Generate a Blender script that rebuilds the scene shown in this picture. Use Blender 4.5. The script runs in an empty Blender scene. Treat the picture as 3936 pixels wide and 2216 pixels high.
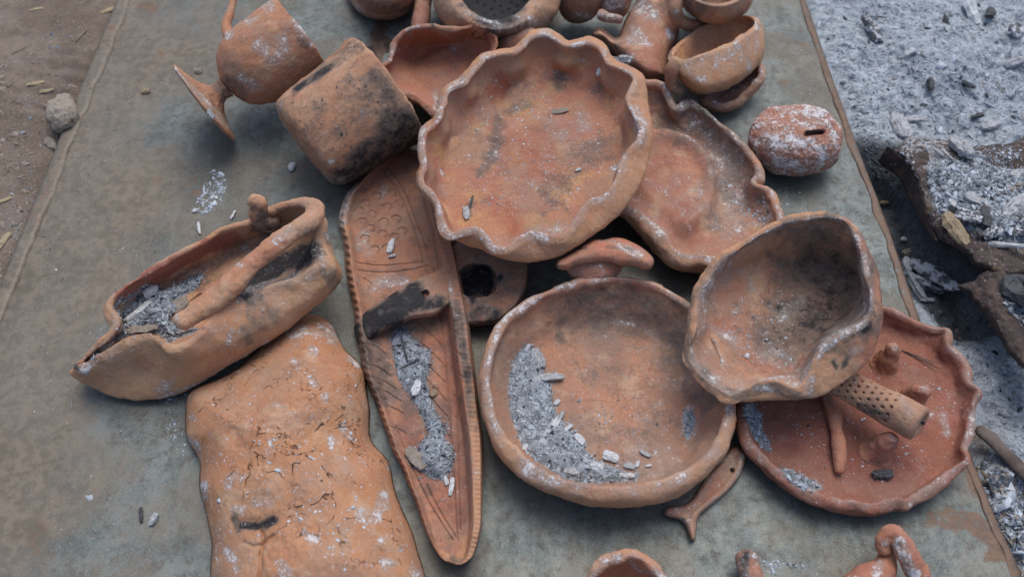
import bpy, math, random
import numpy as np
from mathutils import Vector, Matrix
from mathutils.geometry import delaunay_2d_cdt
rnd = random.Random(7)
rng = np.random.default_rng(7)
scene = bpy.context.scene
COL = scene.collection
# ------------------------------------------------------------------ camera
PW, PH = 3936.0, 2216.0
LENS = 32.0
FP = LENS / 36.0 * PW
DEP = math.radians(52.7)
CD = 0.90
CAM = np.array([0.0, -CD * math.cos(DEP), CD * math.sin(DEP)])
FWD = np.array([0.0, math.cos(DEP), -math.sin(DEP)])
UPV = np.array([0.0, math.sin(DEP), math.cos(DEP)])
cd = bpy.data.cameras.new('camera')
cam = bpy.data.objects.new('camera', cd); COL.objects.link(cam)
cam.location = CAM; cam.rotation_euler = (math.pi / 2 - DEP, 0, 0)
cd.lens = LENS; cd.sensor_width = 36; cd.clip_start = 0.01; cd.clip_end = 200
cd.dof.use_dof = True; cd.dof.focus_distance = 0.86; cd.dof.aperture_fstop = 6.3
scene.camera = cam
# ------------------------------------------------------------------ world, sun, exposure
SUN_EL, SUN_AZ = math.radians(67), math.radians(20)     # azimuth clockwise from +Y
w = bpy.data.worlds.new('World'); scene.world = w; w.use_nodes = True
nt = w.node_tree
sky = nt.nodes.new('ShaderNodeTexSky'); sky.sky_type = 'NISHITA'; sky.sun_disc = False
sky.sun_elevation = SUN_EL; sky.sun_rotation = SUN_AZ; sky.dust_density = 4.0; sky.air_density = 1.0; sky.ozone_density = 1.0
nt.links.new(sky.outputs[0], nt.nodes['Background'].inputs[0])
nt.nodes['Background'].inputs[1].default_value = 0.145
sd = bpy.data.lights.new('sun', 'SUN'); sd.energy = 1.1; sd.angle = math.radians(44); sd.color = (1.0, 0.98, 0.955)
sun = bpy.data.objects.new('sun', sd); COL.objects.link(sun)
dirv = Vector((math.sin(SUN_AZ) * math.cos(SUN_EL), math.cos(SUN_AZ) * math.cos(SUN_EL), math.sin(SUN_EL)))
sun.rotation_euler = dirv.to_track_quat('Z', 'Y').to_euler(); sun.location = dirv * 5
scene.view_settings.view_transform = 'Standard'; scene.view_settings.look = 'None'
scene.view_settings.exposure = 0.14; scene.view_settings.gamma = 1.0
# ------------------------------------------------------------------ photograph coordinates -> places
CROPS = {0: (0, 0, 1.52853), 1: (0, 0, .7641), 2: (1250, 0, .7641), 3: (2500, 0, .7642), 4: (200, 700, .6897), 5: (1250, 500, 1.183),
         6: (1800, 1000, .8388), 7: (2500, 1000, .8388), 8: (600, 1200, .7005), 9: (1250, 0, .3106), 10: (2050, 0, .3688),
         11: (3100, 400, .5518), 12: (3300, 1000, .839), 13: (2100, 1950, .6211), 14: (1700, 850, .3882), 15: (0, 900, .9073)}
def src(c, x, y):
    a, b, k = CROPS[c]
    return a + np.asarray(x, float) * k, b + np.asarray(y, float) * k
def unproj(px, py, z):
    px, py, z = np.broadcast_arrays(np.asarray(px, float), np.asarray(py, float), np.asarray(z, float))
    d = ((px - PW / 2) / FP)[..., None] * np.array([1.0, 0, 0]) + ((PH / 2 - py) / FP)[..., None] * UPV + FWD
    t = (z - CAM[2]) / d[..., 2]
    return CAM + d * t[..., None]
def proj(P):
    q = P - CAM
    dz = q @ FWD
    return PW / 2 + FP * q[..., 0] / dz, PH / 2 - FP * (q @ UPV) / dz
def pts(c, s, z=None):
    """'x,y[,z_cm] ...' in crop c -> world points"""
    out = []
    for tok in s.split():
        v = [float(a) for a in tok.split(',')]
        zz = v[2] if len(v) > 2 else (z(v[0], v[1]) if callable(z) else z)
        x, y = src(c, v[0], v[1])
        out.append(unproj(x, y, zz / 100.0))
    return np.array(out)
def pxs(c, s):
    a = np.array([[float(q) for q in t.split(',')[:2]] for t in s.split()])
    x, y = src(c, a[:, 0], a[:, 1])
    return np.stack([x, y], 1)
def ell(c, cx, cy, rx, ry, z, n=24, a0=180, z2=None):
    """ellipse in the crop, starting left going clockwise; z2 = height at its far (upper) side"""
    a = np.radians(a0) + np.linspace(0, 2 * math.pi, n, endpoint=False)
    x, y = src(c, cx + rx * np.cos(a), cy + ry * np.sin(a))
    zz = z if z2 is None else z + (z2 - z) * (0.5 - 0.5 * np.sin(a))
    return unproj(x, y, np.asarray(zz) / 100.0)
# ------------------------------------------------------------------ numeric helpers
_T = np.random.default_rng(3).random((64, 64, 64))
def vnoise(P):
    i = np.floor(P).astype(int); f = P - i; f = f * f * (3 - 2 * f)
    r = 0
    for dx in (0, 1):
        for dy in (0, 1):
            for dz in (0, 1):
                wgt = (f[..., 0] if dx else 1 - f[..., 0]) * (f[..., 1] if dy else 1 - f[..., 1]) * (f[..., 2] if dz else 1 - f[..., 2])
                r = r + wgt * _T[(i[..., 0] + dx) % 64, (i[..., 1] + dy) % 64, (i[..., 2] + dz) % 64]
    return r * 2 - 1
def fbm(P, scale, oct=3, seed=0.0):
    r = 0; a = 1.0; s = scale
    for _ in range(oct):
        r = r + a * vnoise(P * s + seed * 7.31 + 11.7); a *= 0.5; s *= 2.03
    return r
def sstep(a, b, x):
    t = np.clip((x - a) / (b - a), 0, 1); return t * t * (3 - 2 * t)
def catmull(P, closed, sub=12):
    P = np.asarray(P, float); n = len(P)
    if closed: Q = np.concatenate([P[-1:], P, P[:2]])
    else: Q = np.concatenate([2 * P[:1] - P[1:2], P, 2 * P[-1:] - P[-2:-1]])
    segs = n if closed else n - 1
    out = []
    t = np.linspace(0, 1, sub, endpoint=False)[:, None]
    for i in range(segs):
        p0, p1, p2, p3 = Q[i:i + 4]
        out.append(0.5 * (2 * p1 + (p2 - p0) * t + (2 * p0 - 5 * p1 + 4 * p2 - p3) * t * t + (-p0 + 3 * p1 - 3 * p2 + p3) * t ** 3))
    r = np.concatenate(out)
    return r if closed else np.concatenate([r, P[-1:]])
def resample(P, n, closed=True):
    C = catmull(P, closed)
    if closed: C = np.concatenate([C, C[:1]])
    s = np.concatenate([[0], np.cumsum(np.linalg.norm(np.diff(C, axis=0), axis=1))])
    t = np.linspace(0, s[-1], n, endpoint=not closed)
    return np.stack([np.interp(t, s, C[:, k]) for k in range(C.shape[1])], 1)
def lowpass(R, k):
    F = np.fft.rfft(R, axis=0); F[k + 1:] = 0
    return np.fft.irfft(F, n=len(R), axis=0)
def frame_of(R):
    c = R.mean(0); u, s, vt = np.linalg.svd(R - c); n = vt[2]
    return c, (n if n[2] > 0 else -n)
def down(R, depth, scale, smooth=None, shift=(0, 0, 0), normal=None):
    """the ring moved down its own axis and scaled"""
    if smooth: R = lowpass(R, smooth)
    c, n = frame_of(R)
    if normal is not None: n = np.array(normal, float); n /= np.linalg.norm(n)
    q = R - c; h = q @ n
    q = q - h[:, None] * n
    return c + q * scale + h[:, None] * n * scale - n * depth + np.array(shift)
def outward(R):
    c = R.mean(0); t = np.roll(R, -1, 0) - np.roll(R, 1, 0)
    t = lowpass(t, 40)
    _, n = frame_of(R)
    o = np.cross(t, n); o /= np.linalg.norm(o, axis=1)[:, None] + 1e-12
    if ((R - c) * o).sum() < 0: o = -o
    return o
def vcat(rings, segs):
    """Catmull-Rom across rings"""
    R = np.array(rings); n = len(R)
    Q = np.concatenate([2 * R[:1] - R[1:2], R, 2 * R[-1:] - R[-2:-1]])
    out = []
    for i in range(n - 1):
        p0, p1, p2, p3 = Q[i:i + 4]
        m = segs if isinstance(segs, int) else segs[i]
        # centripetal-ish: limit overshoot by scaling tangents
        d1 = np.linalg.norm(p2 - p1, axis=1).mean() + 1e-9
        d0 = np.linalg.norm(p1 - p0, axis=1).mean() + 1e-9
        d2 = np.linalg.norm(p3 - p2, axis=1).mean() + 1e-9
        m1 = (p2 - p0) / (d0 + d1) * d1; m2 = (p3 - p1) / (d1 + d2) * d1
        for t in np.linspace(0, 1, m, endpoint=False):
            h = (2 * t ** 3 - 3 * t * t + 1, t ** 3 - 2 * t * t + t, -2 * t ** 3 + 3 * t * t, t ** 3 - t * t)
            out.append(h[0] * p1 + h[1] * m1 + h[2] * p2 + h[3] * m2)
    out.append(R[-1])
    return np.array(out)
def gnormals(G, closed=True):
    du = (np.roll(G, -1, 1) - np.roll(G, 1, 1)) if closed else np.gradient(G, axis=1)
    dv = np.gradient(G, axis=0)
    n = np.cross(du, dv); l = np.linalg.norm(n, axis=2)[..., None]
    return n / np.maximum(l, 1e-12)
# ------------------------------------------------------------------ object helpers
def tag(o, label=None, cat=None, group=None, kind=None):
    if label: o['label'] = label
    if cat: o['category'] = cat
    if group: o['group'] = group
    if kind: o['kind'] = kind
    return o
def mkmesh(name, V, F, mat, parent=None, stain=None, smooth=True, origin=None):
    V = np.asarray(V, float)
    if origin is None:
        origin = Vector((V[:, 0].mean(), V[:, 1].mean(), V[:, 2].min())) if parent is None else Vector((0, 0, 0))
    else: origin = Vector(origin)
    me = bpy.data.meshes.new(name)
    if isinstance(F, np.ndarray):
        k = F.shape[1]
        me.vertices.add(len(V)); me.vertices.foreach_set('co', (V - np.array(origin)).ravel())
        me.loops.add(F.size); me.loops.foreach_set('vertex_index', F.astype(np.int32).ravel())
        me.polygons.add(len(F)); me.polygons.foreach_set('loop_start', np.arange(0, F.size, k, dtype=np.int32))
        me.update(calc_edges=True)
    else:
        me.from_pydata((V - np.array(origin)).tolist(), [], F)
    me.validate()
    if smooth: me.polygons.foreach_set('use_smooth', [True] * len(me.polygons))
    if stain is not None:
        a = me.color_attributes.new('stain', 'FLOAT_COLOR', 'POINT')
        c = np.ones((len(V), 4)); c[:, :3] = stain
        a.data.foreach_set('color', c.ravel())
    me.materials.append(mat)
    o = bpy.data.objects.new(name, me); COL.objects.link(o)
    if parent is not None:
        o.parent = parent; o.matrix_parent_inverse = Matrix.Translation(-Vector(parent.location))
    o.location = origin
    return o
def empty(name, at):
    o = bpy.data.objects.new(name, None); COL.objects.link(o); o.location = Vector(at); o.empty_display_size = 0.02
    return o
def dist_poly(px, py, pl, closed=False):
    P = np.concatenate([pl, pl[:1]]) if closed else pl
    best = np.full(px.shape, 1e9)
    for i in range(len(P) - 1):
        a, b = P[i], P[i + 1]; ab = b - a; L = (ab ** 2).sum() + 1e-9
        t = np.clip(((px - a[0]) * ab[0] + (py - a[1]) * ab[1]) / L, 0, 1)
        d = np.hypot(px - a[0] - t * ab[0], py - a[1] - t * ab[1])
        best = np.minimum(best, d)
    return best
def inside(px, py, pl):
    r = np.zeros(px.shape, bool); n = len(pl)
    for i in range(n):
        x1, y1 = pl[i]; x2, y2 = pl[(i + 1) % n]
        c = ((y1 > py) != (y2 > py)) & (px < (x2 - x1) * (py - y1) / (y2 - y1 + 1e-12) + x1)
        r ^= c
    return r
CH = {'soot': 0, 'ash': 1, 'red': 2}
def paint(V, strokes, base=(0, 0, 0)):
    V = np.asarray(V)
    S = np.tile(np.array(base, float), (len(V), 1))
    if strokes:
        px, py = proj(V); wob = 1 + .42 * fbm(V, 75, 3, 2.2)
        for st in sorted(strokes, key=lambda q: q[4] < 0):
            ch, c, s, r, amt = st
            if isinstance(s, str):
                pl = pxs(c, s); r_ = r * CROPS[c][2]
                d = dist_poly(px, py, pl) / r_ if len(pl) > 1 else np.hypot(px - pl[0][0], py - pl[0][1]) / r_
            k = CH[ch]
            v = amt * sstep(1.35, 0.35, d * wob if r > 13 else d)
            if amt >= 0: S[:, k] = np.maximum(S[:, k], v)
            else: S[:, k] = S[:, k] + v
    return S
def gridmesh(G, closed=True, cap0=False, cap1=False):
    v, u = G.shape[:2]
    V = G.reshape(-1, 3)
    i = np.arange(v - 1)[:, None] * u; j = np.arange(u if closed else u - 1)[None]
    j2 = (j + 1) % u
    F = np.stack([(i + j), (i + j2), (i + u + j2), (i + u + j)], -1).reshape(-1, 4)
    F = F.tolist() if (cap0 or cap1) else F
    if cap0:
        V = np.concatenate([V, G[0].mean(0)[None]]); c = len(V) - 1
        F += [(c, int((k + 1) % u), int(k)) for k in range(u)]
    if cap1:
        V = np.concatenate([V, G[-1].mean(0)[None]]); c = len(V) - 1; b = (v - 1) * u
        F += [(c, b + int(k), b + int((k + 1) % u)) for k in range(u)]
    return V, F
def body(name, rings, mat, parent=None, nu=224, segs=8, lump=(0.0012, 45, 3), fine=0.00025, strokes=None, base=(0, 0, 0), post=None, caps=(True, True), minz=None, rimash=None):
    """rings (already nu samples each) skinned into one closed lumpy body"""
    G = vcat(rings, segs)
    if minz is not None: G[..., 2] = np.maximum(G[..., 2], minz)
    n = gnormals(G)
    seed = (sum(ord(ch) for ch in name) % 97) * 0.37
    h = 1.25 * lump[0] * fbm(G, lump[1], lump[2], seed) + fine * 1.5 * fbm(G, 330, 3, seed + 1) + .00055 * fbm(G, 120, 2, seed + 2)
    if post is not None: h = h + post(G, n)
    G = G + n * h[..., None]
    if minz is not None: G[..., 2] = np.maximum(G[..., 2], minz)
    V, F = gridmesh(G, True, *caps)
    S = paint(V, strokes or [], base)
    if rimash is not None:
        r0, r1, amt = rimash
        k = np.zeros(G.shape[:2]); vv = np.linspace(0, len(rings) - 1, G.shape[0])
        if r1 >= .7: S[:k.size, 2] -= (.55 * sstep(r0 - .6, r0 + .6, vv)[:, None] * np.ones_like(k)).ravel()
        k[:] = (np.exp(-((vv - r0) / r1) ** 2) * amt)[:, None] * (0.75 + 0.5 * fbm(G, 60, 2, seed))
        S[:k.size, 1] = np.maximum(S[:k.size, 1], k.ravel())
    return mkmesh(name, V, F, mat, parent, S)
def shell(name, crest, inner, t, mat, outer=None, bottom=None, parent=None, nu=224, rimlift=1.0, tf=None, align=True, **kw):
    """crest ring (world pts, closed) + inner rings down to the floor + outer rings; t = wall thickness"""
    C = resample(crest, nu)
    inn = [f(C) if callable(f) else resample(f, nu) for f in inner]
    o = outward(C); tt = t * (1 + 0.30 * fbm(C, 42, 3, 3.3))[:, None]; C = C + 0.0011 * np.stack([fbm(C, 55, 3, 5.1), fbm(C, 55, 3, 6.2), fbm(C, 55, 3, 7.4)], 1)
    _, up = frame_of(C)
    ci = C - o * tt * .42 - up * tt * .12; cc = C - o * tt * .10 + up * tt * .12 * rimlift; co = C + o * tt * .52 - up * tt * .40
    if outer is None:
        outs = []
        for R in inn:
            oo = outward(R); outs.append(R + oo * t * .95 - up * t * .55)
        outs = outs
    else:
        outs = [f(C) if callable(f) else resample(f, nu) for f in outer]
    rings = []
    fl = inn[-1]; cfl = fl.mean(0)
    rings += [cfl + (fl - cfl) * .03, cfl + (fl - cfl) * .55]
    rings += inn[::-1]
    rings += [ci, cc, co]
    ic = len(rings) - 2
    rings += outs
    ob = outs[-1]; cb = ob.mean(0)
    rings += [cb + (ob - cb) * .6 - up * t * .1, cb + (ob - cb) * .03 - up * t * .1]
    return body(name, rings, mat, parent, nu=nu, rimash=kw.pop('rimash', (ic, 0.8, 0.66)), **kw)
def tube(name, path, radii, mat, parent=None, nu=32, nv=60, flat=1.0, lump=(0.0006, 80, 2), fine=0.0002, strokes=None, base=(0, 0, 0), post=None, hollow=None):
    """path world pts, radii list (m) along it; rounded ends; hollow=(depth, wall) opens the last end"""
    P = resample(path, nv, False)
    r = np.interp(np.linspace(0, 1, nv), np.linspace(0, 1, len(radii)), radii)
    T = np.gradient(P, axis=0); T /= np.linalg.norm(T, axis=1)[:, None]
    up = np.array([0, 0, 1.0]); rings = []
    A = np.cross(T, up); A /= np.linalg.norm(A, axis=1)[:, None] + 1e-9
    for i in range(1, nv):
        A[i] = A[i - 1] - T[i] * (A[i - 1] @ T[i]); A[i] /= np.linalg.norm(A[i])
    B = np.cross(A, T)
    a = np.linspace(0, 2 * math.pi, nu, endpoint=False)
    def ring(c, i, rr): return c + rr * (np.cos(a)[:, None] * A[i] + np.sin(a)[:, None] * B[i] * flat)
    for k in (0.15, .5, .8): rings.append(ring(P[0] - T[0] * r[0] * .6 * math.cos(math.asin(k)), 0, r[0] * k))
    for i in range(nv): rings.append(ring(P[i], i, r[i]))
    if hollow:
        dep, wl = hollow
        m = nv - 1
        rings.append(ring(P[m] + T[m] * wl * .3, m, r[m] - wl * .5)); rings.append(ring(P[m], m, r[m] - wl))
        for q in np.linspace(.2, 1, 6): rings.append(ring(P[m] - T[m] * dep * q, m, r[m] - wl))
        rings.append(ring(P[m] - T[m] * dep, m, (r[m] - wl) * .1))
    else:
        for k in (.8, .5, .15): rings.append(ring(P[-1] + T[-1] * r[-1] * .6 * math.cos(math.asin(k)), nv - 1, r[-1] * k))
    G = np.array(rings); n = gnormals(G)
    seed = (sum(ord(ch) for ch in name) % 97) * 0.31
    h = lump[0] * fbm(G, lump[1], lump[2], seed) + fine * fbm(G, 350, 2, seed)
    if post is not None: h = h + post(G, n)
    G = G + n * h[..., None]
    V, F = gridmesh(G, True, True, True)
    return mkmesh(name, V, F, mat, parent, paint(V, strokes or [], base))
def blob(name, c, rad, mat, parent=None, rot=0.0, nu=128, nv=80, power=2.0, lump=(0.002, 25, 3), fine=0.0004, strokes=None, base=(0, 0, 0), post=None, minz=0.0005):
    th = np.linspace(0.02, math.pi - 0.02, nv)[:, None]; ph = np.linspace(0, 2 * math.pi, nu, endpoint=False)[None]
    e = 2.0 / power
    sp = lambda v: np.sign(v) * np.abs(v) ** e
    x = rad[0] * sp(np.sin(th)) * np.cos(ph); y = rad[1] * sp(np.sin(th)) * np.sin(ph); z = rad[2] * sp(np.cos(th)) + 0 * ph
    cr, sr = math.cos(rot), math.sin(rot)
    G = np.stack([c[0] + x * cr - y * sr, c[1] + x * sr + y * cr, c[2] + z], -1)
    n = gnormals(G); n = n * np.sign(((G - np.array(c)) * n).sum(-1, keepdims=True))
    seed = (sum(ord(ch) for ch in name) % 97) * 0.41 + c[0] * 13
    h = lump[0] * fbm(G, lump[1], lump[2], seed) + fine * fbm(G, 330, 3, seed)
    if post is not None: h = h + post(G, n)
    G = G + n * h[..., None]; G[..., 2] = np.maximum(G[..., 2], minz)
    V, F = gridmesh(G, True, True, True)
    return mkmesh(name, V, F, mat, parent, paint(V, strokes or [], base))
def pad(name, outline_px, z0, H, width, mat, parent=None, step=9.0, sink=0.0, lump=(0.001, 60, 3), fine=0.0003, strokes=None, base=(0, 0, 0), zfun=None, rag=0.0, smoothline=True, thick=None, hole=None):
    """solid with the given outline (photo px at height z0, m): top rises by H within `width` px of the edge"""
    O = np.asarray(outline_px, float)
    if smoothline:
        L = np.linalg.norm(np.diff(np.concatenate([O, O[:1]]), axis=0), axis=1).sum()
        O = resample(O, max(24, int(L / step)), True)
    if rag:
        q = np.stack([O[:, 0], O[:, 1], O[:, 0] * 0], 1) / 1000.0
        t = np.roll(O, -1, 0) - np.roll(O, 1, 0); t /= np.linalg.norm(t, axis=1)[:, None] + 1e-9
        O = O + np.stack([t[:, 1], -t[:, 0]], 1) * (rag * fbm(q, 34, 4, z0 * 99))[:, None]
    x0, y0 = O.min(0); x1, y1 = O.max(0)
    gx, gy = np.meshgrid(np.arange(x0, x1, step), np.arange(y0, y1, step)); gx = gx + (np.arange(gx.shape[0]) % 2)[:, None] * step / 2
    gx = gx.ravel(); gy = gy.ravel()
    m = inside(gx, gy, O); gx, gy = gx[m], gy[m]
    d = dist_poly(gx, gy, O, True); m = d > step * .6; gx, gy = gx[m], gy[m]
    n = len(O)
    vs = [Vector(p) for p in O] + [Vector((a, b)) for a, b in zip(gx, gy)]
    v2, _, f2, _, _, _ = delaunay_2d_cdt(vs, [], [list(range(n))], 1, 1e-4)
    P = np.array([[v.x, v.y] for v in v2])
    d = dist_poly(P[:, 0], P[:, 1], O, True); d[d < 1e-3] = 0
    k = np.clip(d / width, 0, 1)
    prof = np.sqrt(np.clip(1 - (1 - k) ** 2.2, 0, 1)) if width < 250 else np.clip(1 - (1 - k) ** 2.6, 0, 1) ** .62
    zt = z0 + H * prof
    W0 = unproj(P[:, 0], P[:, 1], zt)
    if zfun is not None:
        zt = zt + zfun(P[:, 0], P[:, 1], d, W0) * sstep(0, .5, k)
    T = unproj(P[:, 0], P[:, 1], zt)
    seed = (sum(ord(ch) for ch in name) % 97) * 0.29
    T[:, 2] += (lump[0] * fbm(W0, lump[1], lump[2], seed) + fine * fbm(W0, 330, 3, seed)) * sstep(0, .6, k)
    th = thick
    Bt = unproj(P[:, 0], P[:, 1], z0 + 0 * zt)
    Bt[:, 2] = z0 - (H * .25 if th is None else th) * sstep(0, .5, k) if th is None else T[:, 2] - th * (0.15 + .85 * sstep(0, .2, k))
    if sink: Bt[:, 2] = z0 - sink * sstep(0, .3, k)
    N = len(P); bmap = np.arange(N) + N
    edge = d == 0
    if th is None: bmap[edge] = np.arange(N)[edge]
    F = [tuple(f) for f in f2]; Fb = [tuple(int(bmap[i]) for i in reversed(f)) for f in f2]
    if th is not None:
        # edge skirt
        cnt = {}
        for f in f2:
            for a, b in zip(f, f[1:] + f[:1]):
                cnt[(a, b)] = 1
        for (a, b) in list(cnt):
            if (b, a) not in cnt: F.append((b, a, a + N, b + N))
    V = np.concatenate([T, Bt])
    return mkmesh(name, V, F + Fb, mat, parent, paint(V, strokes or [], base))
# ------------------------------------------------------------------ materials
def nodes_of(name):
    m = bpy.data.materials.new(name); m.use_nodes = True
    n = m.node_tree.nodes; l = m.node_tree.links
    return m, n, l, n['Principled BSDF']
class NB:
    """tiny node builder"""
    def __init__(s, name):
        s.m, s.n, s.l, s.b = nodes_of(name)
        s.tc = s.n.new('ShaderNodeNewGeometry').outputs['Position']
        s.at = s.n.new('ShaderNodeAttribute'); s.at.attribute_name = 'stain'
        sp = s.n.new('ShaderNodeSeparateColor'); s.l.new(s.at.outputs['Color'], sp.inputs[0])
        s.soot, s.ash, s.red = sp.outputs
    def noise(s, scale, detail=4, rough=.55, off=0.0, dist=0.0, stretch=None, ang=0):
        mp = s.n.new('ShaderNodeMapping'); s.l.new(s.tc, mp.inputs[0]); mp.inputs['Location'].default_value = (off, off * .7, off * 1.3)
        if stretch: mp.inputs['Scale'].default_value = stretch; mp.inputs['Rotation'].default_value = (0, 0, ang)
        t = s.n.new('ShaderNodeTexNoise'); s.l.new(mp.outputs[0], t.inputs[0])
        t.inputs['Scale'].default_value = scale; t.inputs['Detail'].default_value = detail; t.inputs['Roughness'].default_value = rough
        t.inputs['Distortion'].default_value = dist
        return t.outputs[0]
    def voro(s, scale, off=0.0, feature='F1', rand=1.0, warp=0.0):
        mp = s.n.new('ShaderNodeMapping'); s.l.new(s.tc, mp.inputs[0]); mp.inputs['Location'].default_value = (off, off, off)
        v = s.n.new('ShaderNodeTexVoronoi'); v.feature = feature
        inp = mp.outputs[0]
        if warp:
            t = s.n.new('ShaderNodeTexNoise'); s.l.new(inp, t.inputs[0]); t.inputs['Scale'].default_value = scale * .9; t.inputs['Detail'].default_value = 3
            mx = s.n.new('ShaderNodeMix'); mx.data_type = 'VECTOR'; mx.inputs[0].default_value = warp
            s.l.new(inp, mx.inputs[4]); s.l.new(t.outputs['Color'], mx.inputs[5]); inp = mx.outputs[1]
        s.l.new(inp, v.inputs[0]); v.inputs['Scale'].default_value = scale; v.inputs['Randomness'].default_value = rand
        return v.outputs['Distance']
    def math(s, op, a, b=0.0, c=0.0):
        t = s.n.new('ShaderNodeMath'); t.operation = op
        for i, v in enumerate((a, b, c)):
            if isinstance(v, (int, float)): t.inputs[i].default_value = v
            else: s.l.new(v, t.inputs[i])
        return t.outputs[0]
    def step(s, x, a, b):
        t = s.n.new('ShaderNodeMapRange'); t.interpolation_type = 'SMOOTHSTEP'
        s.l.new(x, t.inputs[0]); t.inputs[1].default_value = a; t.inputs[2].default_value = b
        return t.outputs[0]
    def mix(s, f, a, b, mode='MIX'):
        t = s.n.new('ShaderNodeMix'); t.data_type = 'RGBA'; t.blend_type = mode
        if isinstance(f, (int, float)): t.inputs[0].default_value = f
        else: s.l.new(f, t.inputs[0])
        for i, v in ((6, a), (7, b)):
            if isinstance(v, tuple): t.inputs[i].default_value = v + (1,)
            else: s.l.new(v, t.inputs[i])
        return t.outputs[2]
    def bump(s, h, strength, dist, normal=None):
        t = s.n.new('ShaderNodeBump'); t.inputs['Strength'].default_value = strength; t.inputs['Distance'].default_value = dist
        s.l.new(h, t.inputs['Height'])
        if normal is not None: s.l.new(normal, t.inputs['Normal'])
        return t.outputs[0]
def clay(name, c1, c2, c3, off=0.0, ash=0.0, rough=.82, specks=1.0, cracks=0.0, sootdots=0.0, deep=(0.285, 0.108, 0.075)):
    b = NB(name)
    n1 = b.noise(22, 5, .6, off); n2 = b.noise(70, 6, .62, off + 3); n3 = b.noise(260, 5, .6, off + 5); n4 = b.noise(900, 3, .6, off + 6)
    col = b.mix(b.step(n1, .36, .64), c1, c2)
    col = b.mix(b.step(b.noise(38, 4, .6, off + 9), .5, .68), col, c3)
    col = b.mix(b.math('MULTIPLY', b.step(n3, .42, .75), .35), col, tuple(q * .62 for q in c2))
    col = b.mix(b.math('MULTIPLY', b.step(n4, .4, .8), .30), col, tuple(min(1, q * 1.5) for q in c3))
    col = b.mix(b.math('MULTIPLY', b.step(b.noise(16, 4, .6, off + 71), .43, .64), .52), col, (0.27, 0.195, 0.150))
    rm = b.step(b.math('ADD', b.red, b.math('MULTIPLY', b.math('SUBTRACT', n2, .5), .7)), .2, .8)
    col = b.mix(rm, col, deep)
    om = b.step(b.math('ADD', b.math('MULTIPLY', b.red, -1.0), b.math('MULTIPLY', b.math('SUBTRACT', b.noise(48, 4, .6, off + 77), .5), .8)), .08, .55)
    col = b.mix(b.math('MULTIPLY', om, .58), col, b.mix(b.step(n3, .4, .62), (0.50, 0.252, 0.130), (0.55, 0.330, 0.190)))
    # firing clouds, shade painted in hollows and soot
    so = b.math('ADD', b.math('MULTIPLY', b.soot, .9), b.math('MULTIPLY', b.math('SUBTRACT', n2, .5), 1.2))
    so = b.math('ADD', so, b.math('MULTIPLY', b.math('SUBTRACT', n3, .5), .55))
    haze = b.math('MULTIPLY', b.step(so, .14, .60), .74)
    col = b.mix(haze, col, (0.128, 0.108, 0.094))
    sm = b.step(so, .56, .98)
    col = b.mix(b.math('MULTIPLY', sm, .96), col, (0.020, 0.021, 0.024))
    # dark specks
    v = b.voro(210, off + 2, warp=.004)
    d1 = b.math('MULTIPLY', b.step(v, .17, .06), b.step(b.math('ADD', b.noise(40, 3, .5, off + 20), b.math('MULTIPLY', b.soot, .5)), .52, .66))
    col = b.mix(b.math('MULTIPLY', d1, min(1, .55 + sootdots)), col, (0.05, 0.042, 0.04))
    if sootdots:
        v2 = b.voro(120, off + 8, warp=.01)
        d2 = b.math('MULTIPLY', b.step(v2, .26, .12), b.step(b.noise(30, 3, .5, off + 31), .42, .6))
        col = b.mix(b.math('MULTIPLY', d2, sootdots), col, (0.05, 0.05, 0.052))
    # ash film, ash patches and flakes
    ns = b.noise(330, 5, .68, off + 12, dist=.6); nb = b.noise(85, 4, .6, off + 13)
    nh = b.noise(820, 4, .7, off + 14, dist=.8)
    am = b.math('ADD', b.math('MULTIPLY', b.ash, .82), b.math('MULTIPLY', b.math('SUBTRACT', ns, .5), 2.6))
    am = b.math('ADD', am, b.math('MULTIPLY', b.math('SUBTRACT', nb, .5), 2.0))
    am = b.math('ADD', am, b.math('MULTIPLY', b.math('SUBTRACT', nh, .5), 1.2))
    film = b.math('MULTIPLY', b.step(b.math('ADD', b.math('MULTIPLY', b.ash, .9), b.math('MULTIPLY', b.math('SUBTRACT', nb, .45), 1.0)), .04, .66), .50)
    col = b.mix(film, col, (0.31, 0.29, 0.275))
    am2 = b.step(am, .60 - ash, .80 - ash)
    vf = b.voro(300, off + 40, warp=.006)
    fl = b.math('MULTIPLY', b.step(vf, .20, .10), b.step(b.math('ADD', b.noise(55, 4, .6, off + 41), b.math('MULTIPLY', b.ash, .4)), .50, .60))
    vf2 = b.voro(620, off + 44, warp=.003)
    fl2 = b.math('MULTIPLY', b.step(vf2, .20, .10), b.step(b.noise(120, 3, .6, off + 47), .46, .58))
    am3 = b.math('MAXIMUM', am2, b.math('MULTIPLY', b.math('MAXIMUM', fl, fl2), .75 * specks))
    col = b.mix(b.math('MULTIPLY', am3, .86), col, b.mix(b.noise(500, 2, .5, off + 50), (0.50, 0.50, 0.53), (0.80, 0.79, 0.80)))
    b.l.new(col, b.b.inputs['Base Color'])
    b.b.inputs['Roughness'].default_value = rough
    b.b.inputs['Specular IOR Level'].default_value = .32
    nrm = b.bump(n2, .5, .0020); nrm = b.bump(n3, .7, .0012, nrm); nrm = b.bump(n4, .6, .0004, nrm)
    pit = b.math('MULTIPLY', b.step(b.voro(150, off + 80, warp=.02), .16, .05), b.step(b.noise(45, 3, .6, off + 81), .48, .60))
    nrm = b.bump(b.math('MULTIPLY', pit, -1.0), .8, .0012, nrm)
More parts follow.
